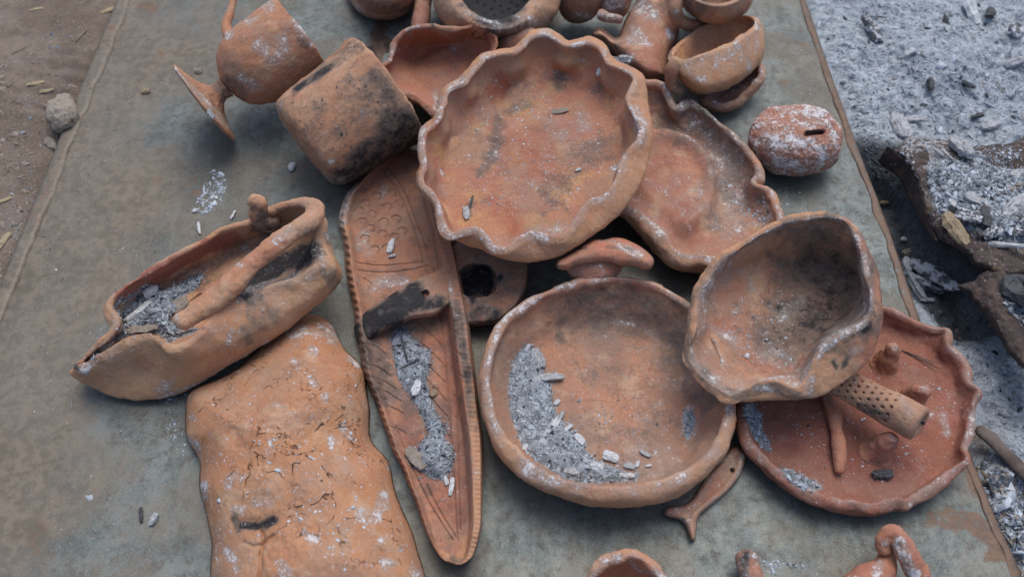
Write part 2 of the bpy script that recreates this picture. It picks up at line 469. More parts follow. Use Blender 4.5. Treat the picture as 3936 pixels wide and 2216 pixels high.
    if cracks:
        e = b.voro(75, off + 60, 'DISTANCE_TO_EDGE', warp=.03)
        cr = b.math('MULTIPLY', b.step(e, .032, .0), b.step(b.noise(26, 3, .5, off + 61), .50, .62))
        cr = b.math('MULTIPLY', cr, b.step(b.noise(220, 3, .5, off + 62), .44, .54))
        nrm = b.bump(b.math('MULTIPLY', cr, -1.0), cracks, .0016, nrm)
        e2 = b.voro(30, off + 66, 'DISTANCE_TO_EDGE', warp=.045)
        cr2 = b.math('MULTIPLY', b.step(e2, .020, .0), b.step(b.noise(130, 3, .5, off + 67), .42, .54))
        cr2 = b.math('MULTIPLY', cr2, b.step(b.noise(18, 3, .5, off + 69), .53, .62)); cr = b.math('MAXIMUM', cr, cr2)
        nrm = b.bump(b.math('MULTIPLY', cr2, -1.0), cracks, .0025, nrm)
        col2 = b.mix(b.math('MULTIPLY', cr, .75), col, (0.07, 0.035, 0.02)); b.l.new(col2, b.b.inputs['Base Color'])
    nrm = b.bump(am3, .35, .0005, nrm)
    b.l.new(nrm, b.b.inputs['Normal'])
    return b.m
ORG = (0.435, 0.208, 0.125); BUF = (0.49, 0.310, 0.200); RED = (0.370, 0.155, 0.108); BRN = (0.295, 0.172, 0.122); OCH = (0.48, 0.270, 0.125)
def metal_mat():
    b = NB('weathered_sheet_metal')
    n1 = b.noise(7, 6, .6, 1.0, .4); n2 = b.noise(24, 6, .65, 2.0); n3 = b.noise(120, 5, .65, 3.0); n4 = b.noise(600, 3, .6, 4)
    ns = b.noise(60, 5, .6, 5.0, stretch=(1.0, .25, 1))
    col = b.mix(b.step(n2, .36, .64), (0.090, 0.117, 0.117), (0.164, 0.197, 0.190))
    col = b.mix(b.math('MULTIPLY', b.step(ns, .46, .66), .5), col, (0.194, 0.235, 0.238))
    col = b.mix(b.math('MULTIPLY', b.step(n1, .44, .60), .68), col, b.mix(b.step(n3, .4, .62), (0.095, 0.081, 0.058), (0.173, 0.150, 0.111)))
    mt = b.noise(46, 6, .7, 33.0)
    col = b.mix(b.math('MULTIPLY', b.step(mt, .50, .60), .40), col, (0.081, 0.074, 0.059))
    col = b.mix(b.math('MULTIPLY', b.step(mt, .46, .34), .38), col, (0.235, 0.231, 0.197))
    col = b.mix(b.math('MULTIPLY', b.step(n3, .50, .64), .55), col, (0.065, 0.058, 0.049))
    sc = b.noise(90, 4, .6, 51.0, stretch=(1.0, .06, 1), ang=.5)
    col = b.mix(b.math('MULTIPLY', b.step(sc, .62, .72), .2), col, (0.277, 0.289, 0.277))
    fg = b.noise(900, 3, .7, 61); col = b.mix(b.math('MULTIPLY', b.step(fg, .50, .66), .38), col, (0.30, 0.30, 0.28)); col = b.mix(b.math('MULTIPLY', b.step(fg, .48, .34), .40), col, (0.050, 0.046, 0.040))
    # dried dust
    du = b.step(b.math('ADD', b.ash, b.math('MULTIPLY', b.math('SUBTRACT', n2, .5), 1.2)), .25, .8)
    col = b.mix(b.math('MULTIPLY', du, .72), col, b.mix(b.step(n3, .4, .65), (0.143, 0.114, 0.083), (0.235, 0.194, 0.148)))
    # rust
    rr = b.math('ADD', b.red, b.math('MULTIPLY', b.math('SUBTRACT', n3, .5), .9)); rr = b.math('ADD', rr, b.math('MULTIPLY', b.math('SUBTRACT', n2, .5), .9))
    col = b.mix(b.math('MULTIPLY', b.step(rr, .34, .6), .85), col, b.mix(b.step(n3, .4, .65), (0.099, 0.058, 0.040), (0.178, 0.107, 0.069)))
    spots = b.math('MULTIPLY', b.step(b.voro(16, 3.0, warp=.02), .16, .07), b.step(n1, .45, .6))
    col = b.mix(b.math('MULTIPLY', spots, .7), col, (0.185, 0.099, 0.050))
    dk = b.step(b.math('ADD', b.soot, b.math('MULTIPLY', b.math('SUBTRACT', n3, .5), .9)), .3, .75)
    col = b.mix(b.math('MULTIPLY', dk, .85), col, (0.037, 0.033, 0.030))
    v = b.voro(420, 7.0, warp=.004)
    fl = b.math('MULTIPLY', b.step(v, .16, .08), b.step(b.noise(30, 4, .6, 8), .5, .62))
    col = b.mix(b.math('MULTIPLY', fl, .7), col, (0.578, 0.578, 0.578))
    v = b.voro(300, 9.0, warp=.004)
    fd = b.math('MULTIPLY', b.step(v, .2, .1), b.step(b.noise(36, 4, .6, 10), .52, .62))
    col = b.mix(b.math('MULTIPLY', fd, .6), col, (0.069, 0.058, 0.050))
    b.l.new(col, b.b.inputs['Base Color'])
    b.l.new(b.math('ADD', .40, b.math('MULTIPLY', n3, .34)), b.b.inputs['Roughness'])
    b.b.inputs['Metallic'].default_value = 0.40
    nrm = b.bump(n2, .25, .002); nrm = b.bump(n3, .35, .0006, nrm); nrm = b.bump(n4, .35, .0002, nrm)
    b.l.new(nrm, b.b.inputs['Normal'])
    return b.m
def dirt_mat():
    b = NB('dry_dirt')
    n1 = b.noise(9, 6, .6, 1); n2 = b.noise(60, 7, .7, 2); n3 = b.noise(420, 5, .7, 3)
    col = b.mix(b.step(n1, .38, .62), (0.150, 0.120, 0.096), (0.225, 0.188, 0.155))
    col = b.mix(b.math('MULTIPLY', b.step(n2, .45, .65), .6), col, (0.115, 0.088, 0.07))
    col = b.mix(b.math('MULTIPLY', b.step(n3, .5, .7), .6), col, (0.30, 0.25, 0.205))
    am = b.step(b.math('ADD', b.ash, b.math('MULTIPLY', b.math('SUBTRACT', n2, .5), 1.5)), .35, .8)
    col = b.mix(b.math('MULTIPLY', am, .8), col, b.mix(b.step(n3, .4, .6), (0.30, 0.31, 0.33), (0.19, 0.19, 0.20)))
    v = b.voro(180, 9, warp=.004)
    col = b.mix(b.math('MULTIPLY', b.step(v, .2, .1), .5), col, (0.34, 0.29, 0.24))
    b.l.new(col, b.b.inputs['Base Color']); b.b.inputs['Roughness'].default_value = .95; b.b.inputs['Specular IOR Level'].default_value = .15
    nrm = b.bump(n2, .6, .004); nrm = b.bump(n3, .7, .0012, nrm); b.l.new(nrm, b.b.inputs['Normal'])
    return b.m
def ash_mat(name='wood_ash', k=1.14):
    b = NB(name)
    n1 = b.noise(14, 6, .65, 1); n2 = b.noise(110, 6, .7, 2); n3 = b.noise(600, 4, .7, 3); ns = b.noise(260, 4, .6, 5, dist=1.0)
    col = b.mix(b.step(n2, .35, .65), (0.235 * k, 0.275 * k, 0.312 * k), (0.42 * k, 0.475 * k, 0.525 * k))
    col = b.mix(b.math('MULTIPLY', b.step(ns, .52, .68), .7), col, (0.60 * k, 0.645 * k, 0.69 * k))
    col = b.mix(b.math('MULTIPLY', b.step(n3, .5, .7), .55), col, (0.17 * k, 0.19 * k, 0.21 * k))
    dk = b.step(b.math('ADD', b.soot, b.math('MULTIPLY', b.math('SUBTRACT', n2, .5), 1.2)), .3, .75)
    col = b.mix(b.math('MULTIPLY', dk, .85), col, b.mix(b.step(n3, .4, .6), (0.022, 0.025, 0.03), (0.075, 0.082, 0.09)))
    rd = b.step(b.math('ADD', b.red, b.math('MULTIPLY', b.math('SUBTRACT', n2, .5), 1.2)), .3, .7)
    col = b.mix(b.math('MULTIPLY', rd, .85), col, b.mix(b.step(n3, .4, .6), (0.15, 0.115, 0.085), (0.24, 0.19, 0.14)))
    b.l.new(col, b.b.inputs['Base Color']); b.b.inputs['Roughness'].default_value = .96; b.b.inputs['Specular IOR Level'].default_value = .12
    nrm = b.bump(n2, .8, .004); nrm = b.bump(n3, .8, .0012, nrm); b.l.new(nrm, b.b.inputs['Normal'])
    return b.m
def shard_mat(name='ash_flake'):
    """colour comes from the shard's own grey value in `stain` (R = value, B = brown)"""
    b = NB(name)
    n = b.noise(500, 4, .7, 1, stretch=(1, .2, 1), ang=.6); n2 = b.noise(1500, 3, .6, 2)
    col = b.mix(b.soot, (0.022, 0.024, 0.028), (0.62, 0.71, 0.80))
    col = b.mix(b.math('MULTIPLY', b.step(n, .45, .65), .35), col, b.mix(b.soot, (0.06, 0.065, 0.07), (0.40, 0.42, 0.45)))
    col = b.mix(b.math('MULTIPLY', b.red, .8), col, (0.30, 0.23, 0.15))
    b.l.new(col, b.b.inputs['Base Color']); b.b.inputs['Roughness'].default_value = .92; b.b.inputs['Specular IOR Level'].default_value = .15
    b.l.new(b.bump(n, .5, .0006, b.bump(n2, .4, .0003)), b.b.inputs['Normal'])
    return b.m
def chip_mat(name, dark, light, amt=.5, rough=.92, white=None, grain=26.0):
    """grain runs along the piece's own x axis (pieces are modelled 1 unit long)"""
    b = NB(name)
    tcn = b.n.new('ShaderNodeTexCoord'); b.tc = tcn.outputs['Object']
    n = b.noise(grain, 4, .6, 1, stretch=(.10, 1, 1), dist=.3); n2 = b.noise(22, 4, .7, 2); n3 = b.noise(5, 4, .65, 7)
    col = b.mix(b.step(n, .40 - amt * .1, .62 - amt * .1), dark, light)
    col = b.mix(b.math('MULTIPLY', b.step(n3, .42, .62), .45), col, tuple(min(.8, q * 1.35) for q in light))
    if white: col = b.mix(b.math('MULTIPLY', b.step(n3, .48, .56), .9), col, white)
    col = b.mix(b.math('MULTIPLY', b.step(n2, .54, .66), .55), col, dark)
    b.l.new(col, b.b.inputs['Base Color']); b.b.inputs['Roughness'].default_value = rough; b.b.inputs['Specular IOR Level'].default_value = .2
    b.l.new(b.bump(n, .8, .00045, b.bump(n2, .5, .0003)), b.b.inputs['Normal'])
    return b.m
def rust_mat():
    b = NB('rusty_iron')
    n1 = b.noise(28, 6, .65, 1); n2 = b.noise(150, 5, .7, 2); n3 = b.noise(700, 3, .6, 3)
    col = b.mix(b.step(n1, .4, .6), (0.050, 0.037, 0.034), (0.098, 0.070, 0.060))
    col = b.mix(b.math('MULTIPLY', b.step(b.noise(40, 5, .6, 8), .56, .68), .7), col, (0.17, 0.115, 0.062))
    col = b.mix(b.math('MULTIPLY', b.step(n2, .48, .62), .7), col, (0.030, 0.026, 0.026))
    fl = b.step(b.math('ADD', b.ash, b.math('MULTIPLY', b.math('SUBTRACT', b.noise(240, 5, .7, 9), .5), 1.8)), .36, .62)
    col = b.mix(b.math('MULTIPLY', fl, .8), col, (0.42, 0.42, 0.44))
    b.l.new(col, b.b.inputs['Base Color']); b.b.inputs['Roughness'].default_value = .88; b.b.inputs['Metallic'].default_value = .1
    nrm = b.bump(n1, .5, .003); nrm = b.bump(n2, .8, .0012, nrm); nrm = b.bump(n3, .4, .0004, nrm); b.l.new(nrm, b.b.inputs['Normal'])
    return b.m
METAL = metal_mat(); DIRT = dirt_mat(); ASH = ash_mat(); SHARD = shard_mat(); RUST = rust_mat()
CHIPG = chip_mat('grey_burnt_wood', (0.12, 0.128, 0.135), (0.42, 0.44, 0.46), .7)
CHIPW = chip_mat('white_burnt_wood', (0.24, 0.26, 0.28), (0.58, 0.61, 0.65), .75)
CHARC = chip_mat('black_charcoal', (0.012, 0.013, 0.016), (0.07, 0.075, 0.085), .5, .5)
CHARW = chip_mat('ashy_charcoal', (0.02, 0.022, 0.026), (0.14, 0.15, 0.165), .5, .8, (0.55, 0.58, 0.63))
TWIG = chip_mat('brown_wood', (0.05, 0.040, 0.034), (0.13, 0.105, 0.09), .5)
LEAFM = chip_mat('dry_leaf', (0.17, 0.14, 0.09), (0.33, 0.28, 0.18), .5)
STONE = chip_mat('dull_stone', (0.15, 0.13, 0.11), (0.27, 0.24, 0.205), .5)
BARK = chip_mat('tan_bark', (0.12, 0.09, 0.06), (0.32, 0.26, 0.18), .5)
# ------------------------------------------------------------------ the setting
def field(name, xs, ys, zf, mat, stainf=None, kind='structure'):
    X, Y = np.meshgrid(xs, ys); P = np.stack([X, Y, 0 * X], -1)
    P[..., 2] = zf(P)
    V, F = gridmesh(P, closed=False)
    S = np.zeros((len(V), 3)) if stainf is None else stainf(V)
    o = mkmesh(name, V, F, mat, None, S); o['kind'] = kind
    return o
lp = np.array([unproj(*src(0, x, y), 0) for x, y in ((290, 0), (30, 630))])
rp = np.array([unproj(*src(0, x, y), 0) for x, y in ((2026, 0), (2136, 310), (2231, 565), (2303, 780), (2492, 1274), (2569, 1445))])
def lx(y): return lp[0, 0] + (y - lp[0, 1]) * (lp[1, 0] - lp[0, 0]) / (lp[1, 1] - lp[0, 1])
def rx(y):
    ys = rp[::-1, 1]; xs = rp[::-1, 0]
    r = np.interp(y, ys, xs)
    s = (rp[-1, 0] - rp[0, 0]) / (rp[-1, 1] - rp[0, 1])
    return np.where(y > ys[-1], xs[-1] + (y - ys[-1]) * s, np.where(y < ys[0], xs[0] + (y - ys[0]) * s, r))
# wide ground
def gz(P):
    e = np.maximum(np.abs(P[..., 0]) - .9, 0) + np.maximum(np.abs(P[..., 1]) - 1.0, 0)
    return -0.062 + .012 * fbm(P, 2.5, 3)
field('ground', np.linspace(-6, 6, 120), np.linspace(-6, 7, 130), gz, DIRT)
def dz_(P):
    q = fbm(P, 6, 3, 2) * .004 + fbm(P, 30, 4, 3) * .0022 + fbm(P, 140, 2, 4) * .0007
    edge = lx(P[..., 1])
    rip = .0022 * np.sin(P[..., 1] * 260 + P[..., 0] * 40) * sstep(-.10, -.02, P[..., 0] - edge) * sstep(.42, .34, P[..., 1]) * sstep(.22, .28, P[..., 1])
    return -0.006 + q + rip - .03 * sstep(-.02, .04, P[..., 0] - edge) - .05 * sstep(-.95, -1.15, P[..., 0])
def dst(V):
    px, py = proj(V); S = np.zeros((len(V), 3))
    S[:, 1] = .5 * np.exp(-((px - 60) / 110) ** 2 - ((py - 850) / 130) ** 2)
    return S
field('dirt_patch', np.linspace(-1.2, -.18, 340), np.linspace(-.75, 1.2, 480), dz_, DIRT, dst)
gap = pxs(11, '420,380 600,420 740,560 800,760 860,900 1000,1040 1150,1200 1250,1500 1100,1550 900,1300 700,1100 600,900 520,700 430,480')
mound = [(13, 0)]
def az(P):
    q = .012 * fbm(P, 11, 3, 5) + .0042 * fbm(P, 34, 4, 6) + .0026 * fbm(P, 110, 4, 7)
    px, py = proj(np.stack([P[..., 0], P[..., 1], np.full(P.shape[:-1], -.01)], -1))
    ins = inside(px, py, gap); d = dist_poly(px, py, gap, True)
    h = -.018 * sstep(60, 0, np.where(ins, 0, d)) - .018 * ins
    up = .012 * sstep(.18, .40, P[..., 1])
    return -0.014 + q + h + up - .010 * sstep(.0, .10, P[..., 0] - rx(P[..., 1])) * sstep(.40, .22, P[..., 1]) - .03 * sstep(.03, -.06, P[..., 0] - rx(P[..., 1])) - .05 * sstep(1.15, 1.35, P[..., 0])
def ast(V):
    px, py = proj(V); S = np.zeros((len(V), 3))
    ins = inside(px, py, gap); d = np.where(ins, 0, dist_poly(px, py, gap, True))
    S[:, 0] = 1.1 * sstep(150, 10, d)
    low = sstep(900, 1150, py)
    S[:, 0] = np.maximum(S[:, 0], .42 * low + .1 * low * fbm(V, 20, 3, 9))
    S[:, 0] = np.maximum(S[:, 0], .9 * np.clip(fbm(V, 24, 3, 12) - .50, 0, 1))  # random dark patches painted as shaded hollows in the bed
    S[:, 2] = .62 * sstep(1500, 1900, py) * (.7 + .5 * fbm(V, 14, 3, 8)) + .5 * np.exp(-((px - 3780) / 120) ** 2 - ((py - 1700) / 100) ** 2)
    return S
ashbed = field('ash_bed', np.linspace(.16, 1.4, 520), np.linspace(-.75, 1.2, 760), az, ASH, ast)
# the metal sheet and its folded edges
nx, ny = 240, 420
ys = np.linspace(-.75, 1.15, ny); u = np.linspace(0, 1, nx)
L_, R_ = lx(ys), rx(ys)
G = np.zeros((ny, nx, 3)); G[..., 0] = L_[:, None] + (R_ - L_)[:, None] * u[None]; G[..., 1] = ys[:, None]
G[..., 2] = -.0022 + .0022 * fbm(G, 3.2, 2, 1) + .0005 * fbm(G, 22, 2, 2)
sheet_z = lambda x, y: -.0022 + .0022 * fbm(np.array([[x, y, 0.0]]), 3.2, 2, 1)[0]
top = G.copy(); bot = G.copy(); bot[..., 2] -= .0016
V1, F1 = gridmesh(top, closed=False); V2, F2 = gridmesh(bot, closed=False)
V = np.concatenate([V1, V2]); F = np.concatenate([F1, F2[:, ::-1] + len(V1)])
rim = []
for i in range(ny - 1):
    for j in (0, nx - 1): rim.append((i * nx + j, (i + 1) * nx + j, (i + 1) * nx + j + len(V1), i * nx + j + len(V1)))
F = np.concatenate([F, np.array(rim)])
px, py = proj(V)
st = paint(V, [('soot', 9, '560,610 600,720', 55, .95), ('soot', 9, '770,560 790,620', 45, .9), ('soot', 9, '880,420', 26, .8), ('soot', 9, '560,310', 26, .5), ('soot', 9, '615,790', 35, .7),
               ('red', 9, '540,640 610,720 640,600 780,540 620,430 680,350 620,800', 90, .75), ('red', 0, '2350,1300 2450,1310 2520,1380', 42, .62), ('red', 0, '2440,1190 2500,1290 2570,1440', 22, .7),
               ('red', 0, '95,1350', 45, .5), ('red', 0, '480,470', 35, .5), ('red', 0, '370,25', 40, .45), ('red', 0, '100,1330 85,1380', 30, .45), ('red', 0, '700,415', 30, .4), ('ash', 0, '560,440 540,520 500,590', 45, .3)])
dl = V[:, 0] - lx(V[:, 1])
st[:, 1] = np.maximum(st[:, 1], .80 * sstep(.22, .05, dl + .06 * fbm(V, 9, 3, 4)))
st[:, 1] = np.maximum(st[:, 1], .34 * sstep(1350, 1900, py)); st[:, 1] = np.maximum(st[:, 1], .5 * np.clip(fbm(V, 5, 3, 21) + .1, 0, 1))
st[:, 0] = np.maximum(st[:, 0], .40 * sstep(1500, 2100, py) * (.8 + .3 * fbm(V, 6, 2, 9)) * .6)  # lower sheet: real brown grime, deepened to paint in its fading sheen
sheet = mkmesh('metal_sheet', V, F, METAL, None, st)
tag(sheet, 'weathered grey metal sheet with rust spots under all the pottery', 'metal sheet')
def lip(name, side, width, hgt, seed, base):
    n = 520; yy = np.linspace(-.75, 1.15, n)
    e = lx(yy) if side < 0 else rx(yy)
    wv = width * (1 + .22 * fbm(np.stack([yy, yy * 0, yy * 0], 1), 28, 4, seed))
    m = 12; t = np.linspace(0, 1, m)
    prof = hgt * np.clip(1 - np.abs(2 * t - 1) ** 5, 0, 1)
    G = np.zeros((n, m, 3))
    s = 1 if side < 0 else -1
    G[..., 0] = e[:, None] - s * .0015 + s * wv[:, None] * t[None]
    G[..., 1] = yy[:, None]
    z0 = -.0022 + .0022 * fbm(np.stack([e, yy, yy * 0], 1), 3.2, 2, 1)
    G[..., 2] = z0[:, None] - .0012 + prof[None] * (1 + .25 * fbm(G, 60, 3, seed))
    V, F = gridmesh(G, closed=False)
    return mkmesh(name, V, F, METAL, sheet, np.tile(np.array(base, float), (len(V), 1)))
lip('folded_edge', -1, .0205, .0042, 3, (0.10, .95, .30))
lip('folded_edge', 1, .0105, .0024, 5, (0.30, .35, .62))
# ------------------------------------------------------------------ pottery
def smp(f, a, b): return lambda C: f(C, a, b)
def D(depth, scale, smooth=6, shift=(0, 0, 0), normal=None):
    return lambda C: down(C, depth, scale, smooth, shift, normal)
def gain(P, n, k, g, zk=.25):
    """the ring with its waves (above harmonic k) made stronger; crests lift where the rim folds inward"""
    R = resample(P, n); L = lowpass(R, k); d = R - L; c = L.mean(0)
    o = L - c; o[:, 2] = 0; o /= np.linalg.norm(o, axis=1)[:, None]
    r = (d * o).sum(1)
    Q = L + d * g; Q[:, 2] += -r * zk
    return Q
# round shallow bowl with wood ash (front middle)
crestP = pts(6, '80,540 85,440 125,340 200,250 290,180 390,135 500,105 600,88 700,80 860,112 960,165 1050,245 1120,350 1180,480 1200,600 1188,740 1135,860 1045,955 935,1015 785,1048 620,1052 500,1037 370,992 250,922 165,832 100,692', 5.0)
mP = clay('clay_round_bowl', BRN, ORG, BUF, 1.0, ash=-.02, specks=.8)
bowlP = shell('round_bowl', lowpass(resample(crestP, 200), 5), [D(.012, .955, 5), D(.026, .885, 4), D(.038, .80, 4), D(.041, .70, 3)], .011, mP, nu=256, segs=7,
      strokes=[('ash', 6, '600,420 800,560 650,800', 330, .12), ('soot', 6, '600,420 800,560 650,800', 330, .26), ('soot', 6, '500,220 700,230 900,300 1050,450 1100,600', 130, .56), ('soot', 6, '850,260', 90, .6), ('soot', 6, '420,350', 32, .75), ('soot', 6, '480,330 900,280', 60, .3),  # soot smudges, plus shade painted on the top and right inner wall
               ('red', 6, '230,170 480,90 700,60 900,110', 70, .6), ('ash', 6, '110,290 200,240 320,170', 22, .75), ('ash', 6, '440,95', 28, .8), ('ash', 6, '280,975', 28, .8), ('soot', 6, '60,560 80,750', 30, .3),
               ('ash', 6, '1010,690 1020,790', 36, .65), ('ash', 6, '830,330 860,360', 16, .6), ('ash', 6, '700,285 760,292', 12, .6), ('ash', 6, '980,560', 60, .22), ('ash', 6, '800,900 900,930', 90, .36), ('soot', 6, '1010,720 1015,780', 24, .35)],
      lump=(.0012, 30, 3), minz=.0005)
tag(bowlP, 'wide round orange clay bowl holding a crescent of grey wood ash', 'bowl', 'hand made clay pots on the metal sheet')
POTS = 'hand made clay pots on the metal sheet'
# scalloped bowl resting on its neighbours
crestK = pts(2, '492,760 500,680 525,645 565,605 582,545 600,485 630,440 690,410 730,365 780,312 825,285 930,268 975,243 1030,190 1075,172 1125,172 1175,208 1220,235 1275,222 1335,208 1385,240 1415,290 1440,325 1500,345 1545,375 1550,420 1535,500 1560,570 1590,640 1578,700 1535,750 1500,800 1480,870 1455,920 1405,985 1330,1030 1285,1085 1240,1140 1180,1185 1110,1190 1050,1180 990,1210 930,1238 860,1245 805,1200 760,1168 700,1160 640,1165 600,1130 580,1080 560,1015 530,970 490,925 485,880 500,830',
             lambda x, y: 8.6 + 1.6 * (1 - (y - 160) / 1080) + .9 * (x - 480) / 1100)
mK = clay('clay_scalloped_bowl', ORG, RED, OCH, 4.0, ash=-.03, specks=1.0, deep=(.33, .095, .05))
oK1 = pts(2, '472,760 480,670 508,632 552,592 566,530 580,478 615,430 672,395 715,350 765,300 810,272 925,252 970,230 1025,175 1075,156 1130,156 1190,195 1225,218 1275,205 1340,190 1400,228 1440,285 1480,320 1532,345 1592,385 1612,450 1622,520 1634,600 1646,680 1640,760 1620,830 1598,900 1560,980 1520,1030 1470,1090 1400,1148 1330,1188 1265,1240 1180,1288 1080,1312 980,1314 900,1300 840,1280 780,1250 715,1232 650,1202 600,1170 574,1128 558,1080 542,1032 500,992 474,958 468,895 484,838',
             lambda x, y: 6.6 + 1.6 * (1 - (y - 160) / 1080) + .9 * (x - 480) / 1100)
bowlK = shell('scalloped_bowl', gain(crestK, 384, 5, 1.18, .30), [lambda C: down(C, .009, .975, 40), lambda C: down(C, .022, .93, 24), lambda C: down(C, .035, .895, 7), lambda C: down(C, .042, .82, 4)], .0082, mK, outer=[oK1, lambda C: down(C, .044, .84, 12), lambda C: down(C, .053, .72, 5)], nu=384, segs=7,
      strokes=[('soot', 2, '1000,700', 420, .20), ('ash', 2, '1000,700', 400, .12), ('soot', 2, '870,600 850,680 880,720 820,800 780,880', 34, .66), ('soot', 2, '860,640 930,560 1000,520', 44, .50), ('soot', 2, '1180,380 1190,430', 40, .55), ('soot', 2, '1370,440', 46, .45),  # widest stroke dulls the whole bowl floor a little
               ('soot', 2, '1390,740 1250,800 1180,900 1130,970', 100, .44), ('soot', 2, '1400,760', 60, .45), ('soot', 2, '1100,1060 1180,1050', 50, .42), ('soot', 2, '720,1040 715,1080', 26, .6), ('soot', 2, '780,1040', 40, .3),
               ('red', 2, '960,760 1050,720 1100,850', 140, .5), ('red', 2, '850,480 900,440', 70, .6), ('red', 2, '900,1050 950,1130', 90, .5), ('red', 2, '700,950', 60, .35), ('red', 2, '1150,330 1350,400', 60, .4),
               ('ash', 2, '1290,590 1320,640', 40, .5), ('ash', 2, '1180,690 1200,670', 30, .4), ('ash', 2, '480,640 480,760', 26, .75), ('ash', 2, '690,395 640,430', 22, .7), ('ash', 2, '790,300 820,280', 16, .7), ('ash', 2, '570,560 590,500', 20, .5),
               ('ash', 2, '1560,560 1590,620 1590,700', 34, .72), ('ash', 2, '1510,790 1480,860', 28, .6), ('ash', 2, '980,1200 1060,1165 1200,1140', 24, .65), ('ash', 2, '870,1250', 24, .55), ('ash', 2, '1400,270', 26, .65), ('ash', 2, '1080,160 1130,160', 16, .7), ('ash', 2, '500,960', 20, .6),
               ('ash', 2, '1250,300 1300,305', 9, .8), ('ash', 2, '575,840 590,880', 8, .8), ('red', 2, '1520,380 1540,300', 40, .3)],
      lump=(.0010, 28, 3), fine=.00022, minz=.001, rimash=(7, 1.0, .76))
tag(bowlK, 'large clay bowl with a wavy scalloped rim and grey scorch marks inside', 'bowl', POTS)
# oval dish behind it to the right
crestM = pts(3, '-120,420,5 0,408,5 45,416,5 80,440,4.8 95,490,4.4 120,540,4.2 160,530,4.3 200,505,4.6 255,540,4.7 330,600,4.6 400,655,4.4 455,715,4.2 505,775,4 540,830,4 545,880,4 520,915,3.8 560,945,3.9 600,965,4 632,1020,4 655,1100,4 630,1220,4 500,1300,4 320,1302,4.4 230,1298,4.6 150,1285,4.6 95,1240,4.7 60,1190,4.7 0,1130,4.8 -80,1060,4.8 -220,950,4.8 -350,720,4.8 -300,520,5')
rc = pxs(3, '45,950'); RR = 282 * .7642
def postM(G, n):
    px, py = proj(G); d = np.hypot(px - rc[0][0], (py - rc[0][1]) * 1.02)
    up = sstep(.2, .7, np.abs(n[..., 2]))
    s = np.sign(n[..., 2])
    inn = (G[..., 2] > .011) & (G[..., 2] < .036)
    inn = inn * sstep(.036, .027, G[..., 2]) * sstep(38, 80, dist_poly(px, py, np.stack(proj(crestM), 1), True))
    return up * s * inn * (.0100 * np.exp(-((d - RR + 24) / 24) ** 2) * (d < RR + 60) + .0050 * sstep(RR, RR - 18, d) - .004 * np.exp(-((px - rc[0][0] - 20) / 50) ** 2 - ((py - rc[0][1] + 50) / 80) ** 2))
mM = clay('clay_oval_dish', RED, ORG, BUF, 7.0, ash=.02)
dishM = shell('oval_dish', crestM, [lambda C: down(C, .010, .95, 24), lambda C: down(C, .021, .885, 7), lambda C: down(C, .026, .80, 4)], .010, mM, nu=320, segs=8, post=postM,
      strokes=[('soot', 3, '150,490 230,510 320,590', 46, .85), ('soot', 3, '100,520 250,600 400,780 480,980', 150, .52), ('soot', 3, '180,560 300,680 380,760 400,950', 100, .6), ('soot', 3, '90,600 260,740', 80, .48), ('ash', 3, '200,600 360,760 420,980 400,1150', 90, .34), ('ash', 3, '-50,1000 200,1000', 160, .22), ('soot', 3, '420,800 480,900', 80, .3), ('ash', 3, '150,510 170,560', 20, .55), ('ash', 3, '260,970', 34, .6),
               ('ash', 3, '0,1130 60,1180', 26, .75), ('ash', 3, '-60,1060', 26, .6), ('ash', 3, '140,1275 200,1290', 16, .6), ('ash', 3, '400,1110 500,1100 430,1160', 50, .42), ('soot', 3, '330,1150 300,1080', 60, .4), ('ash', 3, '160,1070', 26, .4),
               ('red', 3, '60,850 120,1000 200,1200', 110, .5), ('soot', 14, '1700,100 1800,150', 60, .7), ('soot', 14, '1850,170', 60, .4)],
      lump=(.0012, 26, 3), minz=.0005, rimash=(6, .9, .7))
tag(dishM, 'oval clay dish with a raised circle inside and a sooty notch in its rim', 'dish', POTS)
# free form deep bowl
crestO = pts(7, '168,430,6.6 185,340,7.0 200,200,7.6 225,120,8.0 300,0,8.8 400,-70,9.2 500,-130,9.6 600,-180,10 720,-205,10.4 830,-212,10.7 880,-200,10.9 935,-150,11.1 965,-80,11.2 985,-10,11.2 1000,70,11.2 1025,140,11.2 1025,200,11 1010,250,10.7 985,285,10.4 930,320,10.1 860,358,9.7 800,405,9.3 768,450,9 748,500,8.6 728,548,8.2 695,582,8 650,590,7.8 605,576,7.7 550,564,7.6 490,568,7.4 430,600,7.2 370,625,7.0 310,600,6.9 250,560,6.8 200,505,6.6')
fO1 = pts(7, '280,410,4.9 292,250,5.2 330,120,5.6 410,10,6.0 540,-70,6.2 690,-130,6.4 820,-130,6.2 905,-60,5.8 945,60,5.4 945,170,5.0 890,260,4.6 800,330,4.3 730,400,4.2 690,460,4.2 640,520,4.4 540,520,4.5 400,500,4.6')
fO2 = pts(7, '430,330,3.8 470,210,3.7 570,120,3.6 700,70,3.5 820,90,3.7 870,170,3.6 830,260,3.5 740,340,3.5 640,410,3.5 530,410,3.6')
mO = clay('clay_deep_bowl', ORG, BRN, BUF, 10.0, ash=0.0, sootdots=.25, deep=(.34, .105, .068))
oO1 = pts(7, '160,440,5.7 172,350,6.0 190,220,6.4 225,130,6.8 310,20,7.2 410,-40,7.6 520,-90,7.9 640,-130,8.2 760,-140,8.6 870,-130,9.0 950,-90,9.2 1000,-20,9.4 1035,60,9.2 1052,150,9.0 1055,240,8.8 1046,330,8.4 1012,432,8.0 960,508,7.5 890,560,7.1 815,608,6.8 750,636,6.6 690,634,6.5 620,636,6.5 540,640,6.3 450,646,6.1 385,642,6.0 315,618,5.9 248,572,5.8 190,508,5.7')
